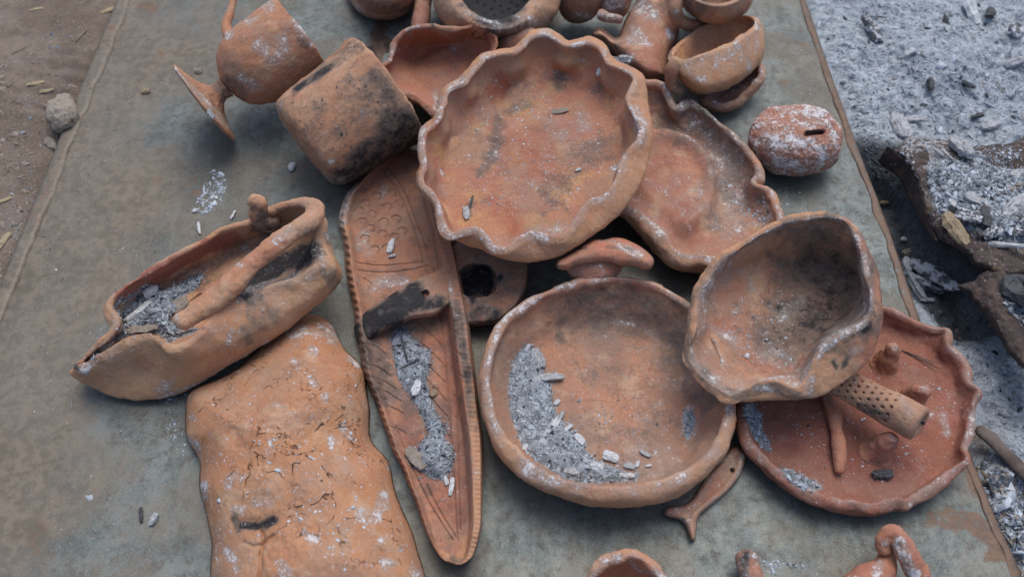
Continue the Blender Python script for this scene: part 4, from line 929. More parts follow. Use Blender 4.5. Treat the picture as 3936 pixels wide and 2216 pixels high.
# goblet
f0 = unproj(*src(1, 1030, 518), .046); g1 = unproj(*src(1, 1480, 190), .083)
mG = clay('clay_goblet', ORG, (.42, .19, .10), BUF, 48.0, ash=.03)
gax = (g1 - f0) / np.linalg.norm(g1 - f0); Lg = np.linalg.norm(g1 - f0)
print('goblet len', Lg)
gob = empty('goblet', (f0[0], f0[1], 0.0)); tag(gob, 'clay goblet lying on its side with its round foot toward the dirt', 'goblet', POTS)
gst = [('soot', 1, '1100,440 1160,440 1200,470', 60, .62), ('soot', 1, '1130,500 1180,520', 40, .62), ('ash', 1, '1220,390 1280,440', 28, .62), ('ash', 1, '1290,230 1330,260', 30, .85), ('ash', 1, '1400,270 1440,240 1420,200', 34, .62), ('ash', 1, '1160,180', 24, .75), ('ash', 1, '1220,30 1280,10 1350,20', 34, .6), ('ash', 1, '1250,100', 30, .4), ('ash', 1, '1480,100 1560,220', 18, .7), ('soot', 1, '1500,200 1540,230', 24, .6), ('ash', 1, '1350,310', 40, .35)]
lathe('foot', f0, g1, [(-.02, .002), (-.02, .046), (-.005, .050), (.012, .0485), (.03, .040), (.07, .024), (.12, .0145), (.18, .0105), (.24, .0125)], mG, gob, segs=6, strokes=gst + [('ash', 1, '870,340 950,430 1050,530 1150,640', 14, .55)], lump=(.0008, 40, 3))
lathe('goblet_bowl', f0, g1, [(.23, .004), (.25, .014), (.31, .027), (.41, .0375), (.55, .0440), (.71, .0465), (.88, .0462), (1.055, .0450), (1.075, .0435), (1.05, .0405), (.8, .0405), (.52, .036), (.38, .02), (.36, .002)], mG, gob, segs=6, strokes=gst, lump=(.0013, 30, 3))
tube('goblet_handle', pts(1, '1200,230,8.2 1150,180,8.5 1140,120,8.9 1160,60,9.2 1172,10,9.4 1190,-40,9.4 1250,-90,9.2'), [.009, .0065, .0050, .0042, .0040, .0046, .007], mG, gob, nu=32, nv=50, strokes=gst)
# petal dish
crestC = pts(9, '700,930,4.2 655,850,4.2 790,750,4.6 822,620,5 850,510,5.4 950,405,6 1060,352,6.5 1180,315,7 1330,305,7 1450,335,6.9 1600,350,6.9 1740,325,7.3 1860,292,7.5 1980,325,7.5 2080,405,7.1 2118,500,6.7 2090,620,6.2 2020,850,5.6 1850,1150,5.2 1600,1400,5 1370,1400,5 1290,1340,5 1210,1270,5 1130,1205,5 1040,1162,5 960,1170,4.8 880,1200,4.4 760,1120,4.2')
fC = pts(9, '1080,980,1.8 1080,800,1.8 1180,650,2 1350,560,2.6 1560,560,3 1750,600,3.2 1850,720,3 1800,900,2.4 1650,1080,1.8 1500,1180,1.5 1350,1180,1.5 1200,1100,1.6')
fC0 = pts(9, '870,1010,2.4 850,800,2.8 950,600,3.4 1080,480,4.2 1330,440,4.8 1600,450,5 1850,420,5.2 2000,520,4.9 1980,720,4.2 1850,980,3.2 1640,1240,2.6 1420,1260,2.4 1240,1200,2.4 1040,1120,2.3')
mC = clay('clay_petal_dish', (.38, .17, .10), RED, ORG, 51.0, ash=-.02)
petal = shell('petal_dish', crestC, [fC0, fC], .0075, mC, nu=288, segs=10, lump=(.0014, 28, 3), minz=.001, rimash=(6, .7, .25),
    strokes=[('ash', 9, '1500,420 1420,400', 40, .6), ('ash', 9, '1050,400 1060,450', 34, .7), ('ash', 9, '1570,600 1590,640', 40, .55), ('ash', 9, '1850,640', 30, .5), ('ash', 9, '820,560 850,640 900,620', 50, .5), ('ash', 9, '790,750', 34, .6), ('ash', 9, '1000,370 1150,320', 22, .6), ('ash', 9, '1360,1140 1370,1350', 40, .6), ('soot', 9, '1330,310', 24, .8), ('soot', 9, '1500,760 1640,880', 60, .3), ('red', 9, '1000,700 1100,600', 120, .5)])
tag(petal, 'folded petal shaped clay dish between the tumbler and the scalloped bowl', 'dish', POTS)
# round pot with a dark perforated strainer inside (top)
mD = clay('clay_wide_pot', BUF, (.38, .20, .12), BRN, 54.0, ash=.04, cracks=.6)
dr = [ell(2, 860, 20, 200, 150, 2.8), ell(2, 860, -60, 222, 200, 5.2), ell(2, 856, -108, 198, 205, 7.6), ell(2, 858, -108, 212, 216, 8.0), ell(2, 862, -95, 262, 250, 7.6), ell(2, 864, -60, 326, 262, 5.4), ell(2, 864, -20, 325, 240, 3.4), ell(2, 864, 20, 270, 200, .8), ell(2, 864, 30, 220, 160, .1)]
dr = [resample(x, 224) for x in dr]
pot = body('wide_pot', [dr[0].mean(0) + (dr[0] - dr[0].mean(0)) * .03] + dr, mD, segs=8, minz=.0004, lump=(.0012, 26, 3),
    strokes=[('soot', 2, '860,-20 860,30', 160, 1.2), ('ash', 2, '700,60 780,95 860,108', 14, .55), ('ash', 2, '870,140 940,160', 40, .5), ('ash', 2, '1000,110 1090,130', 60, .35), ('soot', 2, '1000,130 1010,100', 20, .5), ('soot', 2, '880,170 960,190', 30, .4)])
tag(pot, 'wide round clay pot with a dark open mouth at the top edge', 'pot', POTS)
mDs = clay('clay_strainer', (.045, .042, .042), (.06, .055, .052), (.05, .048, .05), 57.0, ash=-.5, specks=.0, deep=(.05, .045, .045))
hc = [pxs(2, f'{x},{y}')[0] for x, y in [(725, 40), (745, 60), (765, 10), (800, 25), (800, 70), (835, 45), (850, 80), (880, 30), (890, 65), (920, 45), (930, 10), (960, 30), (850, 5), (990, 5), (945, 70), (690, 5)]]
def postDs(G, n):
    px, py = proj(G); r = 0
    for h in hc: r = r - .003 * np.exp(-(((px - h[0]) ** 2 + ((py - h[1]) * 1.2) ** 2) / 36.0))
    return r * np.sign(n[..., 2])
ds = [resample(ell(2, 860, y, a, b, z), 224) for y, a, b, z in ((30, 6, 5, 3.4), (20, 60, 45, 3.35), (0, 120, 90, 3.6), (-40, 175, 140, 4.4), (-70, 200, 175, 5.6), (-70, 205, 178, 5.4), (-40, 180, 145, 4.1), (0, 120, 90, 3.2), (30, 6, 5, 3.0))]
strn = body('strainer_insert', ds, mDs, segs=14, lump=(.0006, 40, 2), post=postDs, base=(1.3, -1.2, 0))
tag(strn, 'black perforated clay strainer set inside the mouth of the wide pot', 'strainer', POTS)
mX = clay('clay_pink_bar', (.36, .17, .13), (.38, .16, .11), BUF, 60.0, ash=.06)
bar = tube('leaning_clay_bar', pts(9, '1270,-220,4 1230,-60,3.2 1200,120,2.2 1180,330,1.4 1170,420,1.2'), [.011, .0105, .011, .0115, .010], mX, nu=48, nv=60, lump=(.001, 50, 2), base=(0, .1, .1))
tag(bar, 'pinkish clay bar leaning against the left side of the wide pot', 'clay bar', POTS)
# upturned bowl on its flange (top)
er = [ell(9, 700, -330, 250, 180, 6.5), ell(9, 720, -290, 380, 330, 5.2), ell(9, 740, -220, 400, 370, 3.2), ell(9, 735, -205, 415, 385, 2.3), ell(9, 720, -230, 480, 455, 1.6), ell(9, 718, -215, 478, 462, .8), ell(9, 715, -205, 420, 400, .2)]
er = [resample(x, 224) for x in er]
mE = clay('clay_lidded_bowl', (.37, .17, .11), BRN, ORG, 63.0, ash=.0)
eb = body('flanged_bowl', [er[0].mean(0) + (er[0] - er[0].mean(0)) * .03] + er, mE, segs=8, minz=.0004, strokes=[('soot', 9, '850,100 1000,120 1120,60', 60, .6), ('soot', 9, '600,20 750,80', 60, .4), ('ash', 9, '780,50', 40, .7), ('ash', 9, '350,60 420,130', 30, .4)])
tag(eb, 'upside down clay bowl with a wide flange cut off by the top edge', 'bowl', POTS)
# two small rounded pots and a stub
mFb = clay('clay_small_pots', (.36, .18, .115), BRN, ORG, 66.0, ash=.10)
c = unproj(*src(10, 500, -60), .045); fb = blob('small_round_pot', c, (.030, .028, .040), mFb, strokes=[('ash', 10, '420,150 560,180', 60, .5), ('soot', 10, '560,220', 50, .4)])
tag(fb, 'small rounded clay pot beside the wide pot at the top edge', 'pot', POTS)
c = unproj(*src(10, 830, -20), .040); fb2 = blob('small_grey_pot', c, (.022, .024, .030), mFb, base=(.25, .25, 0), strokes=[('ash', 10, '800,60 900,40', 80, .6), ('soot', 10, '900,100', 60, .5)])
tag(fb2, 'small greyish ash coated pot behind the stubby figurine', 'pot', POTS)
st_ = tube('clay_stub', pts(10, '700,150,4.4 780,185,4.4 850,195,4.5 905,205,4.6'), [.0065, .006, .0058, .005], mFb, base=(.2, .3, 0)); tag(st_, 'thin grey clay stub poking out between the small pots', 'clay stub', POTS)
# figurine
mFi = clay('clay_figurine', (.36, .17, .11), (.34, .15, .10), BUF, 69.0, ash=.12)
fig = pad('clay_figurine', pxs(10, '1050,60 1150,-100 1400,-120 1450,60 1500,200 1522,310 1500,430 1440,540 1410,640 1400,740 1370,820 1200,840 1020,740 930,640 860,570 800,500 720,430 640,400 612,360 640,310 690,283 740,300 790,345 840,388 885,385 905,350 925,290 960,200 1000,120'), .010, .038, 75, mFi, step=5, lump=(.0022, 34, 3), sink=.008,
    strokes=[('soot', 10, '1150,60 1300,120 1400,60', 110, .45), ('soot', 10, '880,430 900,520', 50, .5), ('ash', 10, '1100,80 1250,150', 90, .5), ('ash', 10, '1050,330 1150,400 1000,420', 60, .5), ('ash', 10, '1400,340 1440,390', 40, .75), ('ash', 10, '1040,570', 26, .8), ('ash', 10, '1210,460', 40, .5), ('red', 10, '1250,700 1300,500', 100, .4)])
tag(fig, 'stubby limbed clay figurine lying between the scalloped bowl and the mugs', 'figurine', POTS)
c = unproj(*src(2, 985, 262), .034); lb = blob('rounded_clay_lump', c, (.030, .024, .032), mFi, lump=(.002, 30, 3)); tag(lb, 'rounded clay lump peeping out behind the scalloped bowl', 'clay lump', POTS)
# mugs
mJ = clay('clay_mug', ORG, BUF, OCH, 72.0, ash=.07)
def zJ(x, y):
    t = np.clip((y + (x - 1870) * .40 - 250) / 330, 0, 1)
    return 4.6 + 5.0 * t
crJ = pts(10, '1442,570 1470,505 1530,430 1620,355 1740,290 1880,232 2020,195 2150,170 2250,165 2315,190 2330,240 2290,300 2200,370 2100,430 1980,480 1850,540 1740,580 1640,610 1550,625 1480,620', zJ)
bJ = pts(10, '1560,830,3.2 1600,740,2.6 1700,640,2 1850,560,1.4 2050,500,1.2 2200,470,1.4 2290,480,1.8 2350,540,2.2 2340,640,2.6 2260,740,2.8 2120,850,3.0 1980,930,3.2 1850,975,3.4 1740,985,3.4 1640,930,3.4')
bJm = pts(10, '1430,660,6.4 1480,590,5 1600,500,4 1750,430,3.4 1950,370,3 2150,320,3 2290,300,3.2 2370,360,3.8 2400,470,4.6 2380,590,5.2 2290,690,5.6 2150,780,6 1980,860,6.4 1820,905,6.6 1680,880,6.8 1540,800,6.8')
bJi = lambda C: resample(bJm, len(C)) * .5 + C * .5 - outward(C) * .004
mug = shell('mug', crJ, [bJi, lambda C: down(C, .048, .72, 5)], .0075, mJ, outer=[bJm, bJ], nu=224, segs=9, lump=(.0013, 34, 3), minz=.001, rimash=(6, .7, .4),
    strokes=[('ash', 10, '2100,480 2050,560 1950,600', 60, .55), ('ash', 10, '2300,240 2340,300', 40, .6), ('ash', 10, '2230,640 2250,720', 40, .6), ('ash', 10, '1750,820 1700,800', 50, .5), ('ash', 10, '2010,220', 30, .65), ('soot', 10, '2300,760 2350,720', 30, .7), ('ash', 10, '2320,480 2310,540', 26, .6), ('ash', 10, '2080,680', 40, .5)])
tag(mug, 'squat clay mug leaning with its oval mouth open, above the oval dish', 'mug', POTS)
tube('mug_handle', pts(10, '1500,650,7.8 1455,720,7.2 1440,800,6.2 1450,880,5.2 1520,950,4.2'), [.0085, .0080, .0070, .0065, .006], mJ, mug, nu=36, nv=50, strokes=[('soot', 10, '1500,900', 60, .4)])
crJ2 = pts(10, '1790,1010,2.2 1850,900,2.2 1950,800,2.4 2080,700,2.8 2220,640,3.2 2340,660,3.4 2385,720,3.4 2370,800,3.2 2290,880,2.9 2200,960,2.6 2130,1030,2.4 2050,1070,2.2 1950,1085,2.1 1860,1060,2.1')
mJ2 = clay('clay_saucer', (.28, .14, .12), (.30, .13, .10), BRN, 75.0, ash=.06)
j2 = shell('small_saucer', crJ2, [lambda C: down(C, .008, .8, 6), lambda C: down(C, .014, .5, 4)], .008, mJ2, nu=160, segs=8, minz=.0005, base=(.18, .1, .1), strokes=[('soot', 10, '2100,900 2250,780', 60, .6)])
tag(j2, 'small purplish clay saucer under the leaning mug', 'saucer', POTS)
mI = clay('clay_back_cup', BUF, ORG, BRN, 78.0, ash=.03)
ir = [ell(10, 1890, 10, 300, 160, 2.2), ell(10, 1900, -55, 375, 300, 4.2), ell(10, 1910, -120, 392, 330, 6.6), ell(10, 1915, -260, 385, 330, 9), ell(10, 1915, -270, 350, 300, 9), ell(10, 1910, -170, 340, 280, 6), ell(10, 1890, -80, 240, 140, 3)]
ir = [resample(x, 200) for x in ir]
bc = body('back_cup', [ir[0].mean(0) + (ir[0] - ir[0].mean(0)) * .03] + ir, mI, nu=200, segs=8, lump=(.0012, 30, 3), minz=.001, strokes=[('soot', 10, '1600,60 1700,150 1750,60', 80, .6), ('ash', 10, '2120,70', 30, .5), ('soot', 10, '1700,180', 60, .4)])
tag(bc, 'buff clay cup with a loop handle cut off by the top edge', 'cup', POTS)
tube('cup_handle', pts(10, '1500,-60,7.8 1490,20,7.4 1480,110,6.6 1500,190,5.6 1570,240,4.8 1660,265,4.2 1760,250,3.8'), [.0080, .0078, .0085, .0080, .0075, .007, .0065], mI, bc, nu=36, nv=60, strokes=[('ash', 10, '1490,130', 40, .6)])
# money box
mN = clay('clay_money_box', (.39, .165, .105), RED, (.44, .19, .10), 81.0, ash=.22, cracks=.4)
cN = unproj(*src(3, 722, 708), .031)
sl = pxs(3, '787,668 866,665')
def postN(G, n):
    px, py = proj(G); d = np.hypot(np.maximum(np.maximum(sl[0][0] - px, px - sl[1][0]), 0), (py - sl[0][1] - (px - sl[0][0]) * -.03))
    return -.009 * sstep(11, 6, d) * (n[..., 2] > 0)
bank = blob('clay_money_box', cN, (.0500, .0420, .0305), mN, power=2.45, nu=300, nv=200, lump=(.0038, 22, 4), fine=.0007, post=postN, base=(0, .33, .05),
    strokes=[('soot', 3, '787,668 866,665', 11, 1.9), ('ash', 3, '787,668 866,665', 16, -1.5), ('soot', 3, '560,700 600,730', 26, .5), ('ash', 3, '790,550 870,560', 40, .75), ('ash', 3, '700,700 760,720', 40, .65), ('ash', 3, '620,700 660,760', 36, .62), ('ash', 3, '700,830 640,810 760,850', 36, .7), ('ash', 3, '860,760', 36, .6), ('ash', 3, '550,620', 40, .45), ('red', 3, '900,640 880,560', 50, .6), ('soot', 3, '870,795', 14, .8), ('soot', 3, '850,590', 16, .6), ('soot', 3, '700,742', 14, .6)])  # slot strokes colour the coin slit black to paint in its shade
tag(bank, 'rounded clay money box with a coin slot and crusted white ash', 'money box', POTS)
# bottom edge pieces
mY = clay('clay_front_bowl', (.43, .19, .10), ORG, RED, 84.0, ash=.0)
crY = pts(13, '240,520,3.2 270,440,3.6 310,385,4 365,322,4.2 410,315,4.3 455,300,4.6 520,282,4.8 590,310,4.6 650,360,4.3 700,410,4 760,500,3.6 740,640,3.4 620,740,3.2 450,760,3.2 300,680,3.2')
fy = shell('folded_front_bowl', crY, [lambda C: down(C, .016, .82, 6), lambda C: down(C, .028, .6, 4)], .008, mY, nu=192, segs=10, minz=.001, lump=(.002, 30, 3), strokes=[('soot', 13, '430,305 470,290', 14, .8), ('ash', 13, '520,330 560,380 640,400', 20, .6), ('ash', 13, '380,340', 24, .5), ('soot', 13, '375,325', 10, .7)])
tag(fy, 'orange folded clay bowl cut off by the bottom edge', 'bowl', POTS)
mZ = clay('clay_eared_piece', (.40, .17, .10), RED, ORG, 87.0, ash=.10)
ear = empty('eared_clay_piece', pts(13, '2100,440,0')[0]); tag(ear, 'clay piece with one folded ear lying at the bottom right', 'clay piece', POTS)
tube('ear', pts(13, '2090,260,2.6 2078,215,3.0 2105,172,3.4 2150,160,3.6 2195,205,3.6 2225,270,3.4 2262,340,3.0 2300,420,2.4 2330,520,1.8'), [.0055, .0065, .0075, .0078, .0080, .0085, .0088, .0085, .007], mZ, ear, nu=48, nv=90, lump=(.0014, 90, 3), fine=.0004, strokes=[('ash', 13, '2190,220 2230,330 2280,400', 40, .7), ('ash', 13, '2090,220', 26, .6)])
tube('ear_base', pts(13, '2120,230,2.2 2110,300,1.8 2080,380,1.6 2010,440,1.4 1930,520,1.2'), [.0060, .0085, .0105, .0135, .0150], mZ, ear, nu=48, nv=70, lump=(.0018, 60, 3), strokes=[('ash', 13, '2060,350 2040,400', 40, .6)])
nub = tube('charred_clay_stub', pts(13, '1235,300,1.6 1245,350,1.4 1270,420,1.3 1300,500,1.2'), [.0085, .0085, .009, .010], mZ, base=(.35, .2, -.1), strokes=[('soot', 13, '1240,280 1230,320 1230,400', 34, 1.0), ('ash', 13, '1260,290 1290,300', 24, .8)], nu=40, nv=50)
tag(nub, 'charred clay stub with a black tip at the bottom edge', 'clay stub', POTS)
# ------------------------------------------------------------------ right side: rusty iron and the fire bed
pl1 = pxs(11, '585,322 640,300 690,240 730,215 790,232 900,240 1010,262 1110,292 1250,285 1400,270 1700,260 1750,900 1750,1240 1560,1215 1440,1190 1330,1195 1240,1165 1170,1120 1110,1065 1050,1010 985,975 905,935 880,880 850,800 815,690 790,600 760,520 735,460 705,410 650,365')
plate = pad('rusty_iron_plate', pl1, .012, .006, 40, RUST, step=7, zfun=lambda px, py, d, W: .004 * fbm(W, 14, 3, 2) + .006 * np.exp(-(dist_poly(px, py, pxs(11, '1450,200 1300,500 1200,1000')) / 120) ** 2), thick=.003, rag=9, lump=(.0022, 60, 4), fine=.0012, base=(0, .24, 0),
    strokes=[('ash', 11, '700,260 950,300 900,420', 100, .5), ('ash', 11, '850,600 900,700', 50, .3)])
tag(plate, 'rusty iron plate heaped with ash beside the metal sheet', 'iron plate')
fl = pxs(11, '560,330 640,352 700,400 740,460 770,530 800,620 850,780 885,880 900,930 880,940 840,850 800,780 760,680 720,600 680,520 640,480 600,470 560,430 530,390')
fln = strip('torn_flange', pxs(11, '560,300 640,360 705,415 745,480 775,550 810,660 850,790 885,890 915,945'), pxs(11, '500,395 575,450 640,500 690,560 720,640 760,720 800,800 850,900 900,955'), 90, 16, lambda u, v, px, py: .013 - .022 * u + 0 * v, RUST, plate, thick=.0025, lump=(.003, 60, 4), fine=.0008, base=(0, .20, 0))
pl2 = pxs(12, '452,118 500,98 535,85 560,68 600,72 640,60 680,66 780,50 840,60 840,640 775,520 735,480 700,440 660,380 630,330 600,285 570,240 540,200 515,165 480,140')
plate2 = pad('bent_rusty_plate', pl2, .010, .007, 30, RUST, step=7, zfun=lambda px, py, d, W: .003 * fbm(W, 20, 3, 5) + .010 * np.exp(-(dist_poly(px, py, pxs(12, '600,90 700,300 800,500')) / 60) ** 2), thick=.003, rag=8, lump=(.0030, 60, 4), fine=.0012, base=(0, .20, 0))
tag(plate2, 'bent rusty plate with charcoal on it at the right edge', 'iron plate')
rod = tube('burnt_stick', pts(12, '558,778,.8 600,812,.8 650,860,.7 700,912,.7 760,972,.7 830,1040,.7'), [.0062, .0066, .0064, .0066, .0068, .007], TWIG, nu=10, nv=40, flat=.6, lump=(.0006, 120, 3))
tag(rod, 'brown wooden stick lying on the ground right of the cone tray', 'stick')
# ------------------------------------------------------------------ picking surfaces by camera ray
bpy.context.view_layer.update()
DG = bpy.context.evaluated_depsgraph_get()
def pick(px, py):
    d = ((px - PW / 2) / FP) * np.array([1.0, 0, 0]) + ((PH / 2 - py) / FP) * UPV + FWD
    ok, loc, nrm, _, ob, _ = scene.ray_cast(DG, Vector(CAM), Vector(d).normalized())
    return (ok, np.array(loc), np.array(nrm if nrm.dot(Vector(d)) < 0 else -nrm), ob)
# template shards
def shard_cloud(P, N, L, Wd, T, tilt=.5, seed=0, grey=(.25, .8), black=.08, brown=.02, floatz=.0):
    """oriented tapered splinters: returns V, F, stain"""
    r = np.random.default_rng(seed); n = len(P)
    a = r.random(n) * 2 * math.pi
    t1 = np.stack([np.cos(a), np.sin(a), (r.random(n) - .5) * tilt], 1); 
    nn = N + r.normal(0, .18 * tilt * 2, (n, 3)); nn /= np.linalg.norm(nn, axis=1)[:, None]
    t1 -= nn * (t1 * nn).sum(1)[:, None]; t1 += nn * ((r.random(n) - .4) * tilt)[:, None]; t1 /= np.linalg.norm(t1, axis=1)[:, None]
    b = np.cross(nn, t1); b /= np.linalg.norm(b, axis=1)[:, None]; c = np.cross(t1, b)
    base = np.array([[-1, -.45, -1], [-1, .5, -1], [-.1, 1, -1], [.9, .45, -1], [1, -.3, -1], [.1, -1, -1]], float)
    tp = base.copy(); tp[:, 2] = 1; tp[:, :2] *= .82
    K = np.concatenate([base, tp])[None] * (1 + r.normal(0, .34, (n, 12, 3))) + r.normal(0, .10, (n, 12, 3))
    V = P[:, None] + t1[:, None] * K[..., 0:1] * L[:, None, None] / 2 + b[:, None] * K[..., 1:2] * Wd[:, None, None] / 2 + c[:, None] * (K[..., 2:3] * T[:, None, None] / 2)
    V = V + N[:, None] * (T[:, None, None] * .35)
    f = [(0, 1, 7, 6), (1, 2, 8, 7), (2, 3, 9, 8), (3, 4, 10, 9), (4, 5, 11, 10), (5, 0, 6, 11), (6, 7, 8, 9), (6, 9, 10, 11)]
    F = (np.array(f)[None] + (np.arange(n) * 12)[:, None, None]).reshape(-1, 4)
    g = r.uniform(grey[0], grey[1], n); g[r.random(n) < black] = r.uniform(0, .12, (r.random(n) < 2).sum())[:int((r.random(n) < 2).sum())][:1][0] if False else 0
    bl = r.random(n) < black; g[bl] = r.uniform(.0, .12, bl.sum())
    g[g == 0] = .3
    S = np.zeros((n, 12, 3)); S[..., 0] = g[:, None]; S[..., 2] = (r.random(n) < brown)[:, None] * .8
    return V.reshape(-1, 3), F, S.reshape(-1, 3)
def sample_poly(pl, n, seed, clump=0):
    r = np.random.default_rng(seed); x0, y0 = pl.min(0); x1, y1 = pl.max(0); out = []
    while len(out) < n:
        x = r.uniform(x0, x1, n); y = r.uniform(y0, y1, n); m = inside(x, y, pl)
        if clump:
            q = fbm(np.stack([x, y, 0 * x], 1) / 1000.0, clump, 3, seed); m &= q > r.normal(0.0, .25, n)
        out += list(zip(x[m], y[m]))
    return np.array(out[:n])
def ashpile(name, label, poly, n, H, fall, seed=1, Lr=(.0025, .0012), grey=(.25, .85), black=.08, target=None, kind='stuff', cat='ash', clump=0, brown=.02, big=.05, mound=True, edge=25, step=9, shade=None):
    """mound of fine ash over whatever lies below, with splinters on top"""
    Vs, Fs, Ss = [], [], []; off = 0
    x0, y0 = poly.min(0); x1, y1 = poly.max(0)
    hf = lambda px, py: H * sstep(0, fall, dist_poly(px, py, poly, True)) * (.55 + .45 * (.5 + .5 * fbm(np.stack([px, py, 0 * px], -1) / 1000., 9, 3, seed)))
    if mound:
        gx = np.arange(x0 - step, x1 + step, step); gy = np.arange(y0 - step, y1 + step, step)
        X, Y = np.meshgrid(gx, gy); ins = inside(X, Y, poly); d = dist_poly(X, Y, poly, True); use = ins | (d < step * 1.5)
        h = np.where(ins, hf(X, Y), -.0012); idx = -np.ones(X.shape, int); V = []
        for i, j in zip(*np.nonzero(use)):
            ok, p, nn, ob = pick(X[i, j], Y[i, j])
            if not ok or (target and ob.name not in target): continue
            idx[i, j] = len(V); q = p + np.array([0, 0, 1]) * h[i, j]; V.append(q)
        V = np.array(V); V[:, 2] += .0007 * fbm(V, 260, 2, seed)
        F = []
        for i in range(X.shape[0] - 1):
            for j in range(X.shape[1] - 1):
                k = (idx[i, j], idx[i, j + 1], idx[i + 1, j + 1], idx[i + 1, j])
                if min(k) >= 0 and max(np.ptp(V[list(k)], axis=0)) < .02: F.append(k)
        S = np.zeros((len(V), 3)); S[:, 0] = np.clip(.42 + .25 * fbm(V, 160, 3, seed), .12, .8)
        Vs.append(V); Fs.append(np.array(F)); Ss.append(S); off += len(V)
    s = sample_poly(poly, n, seed, clump); P, N = [], []
    hh = hf(s[:, 0], s[:, 1]) if mound else np.zeros(len(s))
    for (x, y), h in zip(s, hh):
        ok, p, nn, ob = pick(x, y)
        if not ok or (target and ob.name not in target): continue
        P.append(p + np.array([0, 0, 1]) * h); N.append(nn if not mound else (nn + np.array([0, 0, 1.0])) / 2)
    nin = len(P)
    if mound:
        rr = np.random.default_rng(seed + 77); cen = poly.mean(0); nx_ = int(n * .5)
        ei = rr.integers(0, len(poly), nx_); tt_ = rr.random(nx_)[:, None]
        e = poly[ei] * (1 - tt_) + poly[(ei + 1) % len(poly)] * tt_ + rr.normal(0, 1, (nx_, 2)) * 17 * rr.random((nx_, 1))
        for x, y in e:
            ok, p, nn, ob = pick(x, y)
            if not ok or (target and ob.name not in target): continue
            P.append(p); N.append(nn)
    P = np.array(P); N = np.array(N); N /= np.linalg.norm(N, axis=1)[:, None]
    r = np.random.default_rng(seed + 5); m = len(P)
    L = np.clip(r.lognormal(math.log(Lr[0]), .5, m), .0006, .010); L[r.random(m) < big] *= 1.8
    L[nin:] = np.clip(r.lognormal(math.log(.0011), .5, m - nin), .0005, .004)
    thin = r.random(m) < .55; Wd = L * np.where(thin, r.uniform(.08, .2, m), r.uniform(.3, .75, m)); L = L * np.where(thin, 1.35, .9); T = np.where(thin, Wd * r.uniform(.5, .9, m), Wd * r.uniform(.15, .35, m))
    V, F, S = shard_cloud(P, N, L, Wd, T, .6 if mound else .25, seed, grey, black, brown)
    if shade is not None:
        qx, qy = proj(V); S[:, 0] *= shade(qx, qy)
    Vs.append(V); Fs.append(F + off); Ss.append(S)
    V = np.concatenate(Vs); F = np.concatenate(Fs); S = np.concatenate(Ss)
    o = mkmesh(name, V, F, SHARD, None, S, smooth=False)
    return tag(o, label, cat, kind=kind)
ash_objs = []
def AP(*a, **k): ash_objs.append(ashpile(*a, **k))
AP('ash_crescent', 'crescent of grey ash and splinters along the round bowl wall', pxs(6, '262,388 300,405 335,440 345,500 352,540 378,570 385,640 400,690 450,760 500,800 530,860 570,905 620,935 690,960 770,985 760,1005 640,1015 540,1022 440,1000 380,960 300,910 250,860 225,800 200,720 185,650 183,570 200,480 230,420'), 4200, .006, 34, seed=3, Lr=(.0018, .001), grey=(.3, .8), target={'round_bowl'})
AP('ash_dust', 'thin ash dust and crumbs on the floor of the round bowl', pxs(6, '480,560 700,600 900,640 1050,720 1060,880 960,950 780,990 640,930 540,850 460,740'), 520, 0, 10, seed=4, Lr=(.0010, .0005), mound=False, clump=7, target={'round_bowl'})
AP('ash_dust', 'small ash streak on the right wall inside the round bowl', pxs(6, '985,680 1030,690 1045,740 1020,800 1000,840 985,760'), 160, .0015, 14, seed=5, Lr=(.0014, .0005), target={'round_bowl'})
AP('ash_streak', 'trail of grey ash down the middle of the leaf tray', pxs(5, '225,640 262,645 285,680 310,700 345,720 340,770 330,800 340,860 350,900 370,940 385,960 400,950 390,985 375,1010 350,1005 335,980 320,940 300,900 275,860 245,820 225,770 220,720 215,680'), 2600, .0028, 22, seed=6, target={'leaf_tray'}, black=.25, Lr=(.0014, .001), grey=(.2, .7))
AP('ash_clump', 'rounded clump of matted ash near the tip of the leaf tray', pxs(5, '300,1035 310,1005 345,995 385,1000 415,1025 424,1060 415,1095 395,1120 380,1140 345,1130 310,1110 280,1090 262,1065 265,1045'), 900, .009, 40, seed=7, target={'leaf_tray'}, black=.25, Lr=(.0016, .001), grey=(.2, .65))
AP('ash_heap', 'grey ash and splinters piled inside the boat shaped lamp', pxs(4, '370,660 420,640 480,610 520,570 570,590 620,600 700,570 780,530 830,500 845,530 800,590 740,630 690,660 720,690 760,680 790,720 700,760 690,790 740,820 810,810 800,835 720,860 650,890 620,850 560,835 480,840 400,870 330,900 270,950 220,985 215,965 270,920 330,870 380,820 400,770 350,700'), 3400, .007, 30, seed=8, target={'boat_lamp'}, black=.15, Lr=(.0022, .001), grey=(.25, .75))
AP('ash_flecks', 'loose ash flecks on the bare metal above the boat lamp', pxs(1, '1010,960 1060,850 1110,860 1150,930 1120,1010 1080,1060 1010,1080 970,1060'), 190, 0, 5, seed=9, Lr=(.0030, .001), mound=False, clump=16, target={'metal_sheet'}, grey=(.5, .95), black=0)
AP('ash_flecks', 'ash flecks scattered on the bare metal left of the slab', pxs(8, '40,420 190,420 170,520 190,760 120,820 60,700'), 160, 0, 5, seed=10, Lr=(.0016, .001), mound=False, clump=14, target={'metal_sheet'})
AP('ash_streak', 'streak of ash along the left inner rim of the cone tray', pxs(7, '425,655 470,650 500,700 505,760 545,830 550,880 500,850 465,790 440,740'), 420, .003, 14, seed=11, target={'cone_tray'}, Lr=(.0022, .001))
AP('ash_streak', 'streak of ash along the lower inner rim of the cone tray', pxs(7, '600,955 650,960 720,1000 790,1040 740,1050 680,1035 630,1000'), 300, .003, 12, seed=12, target={'cone_tray'}, Lr=(.0022, .001))
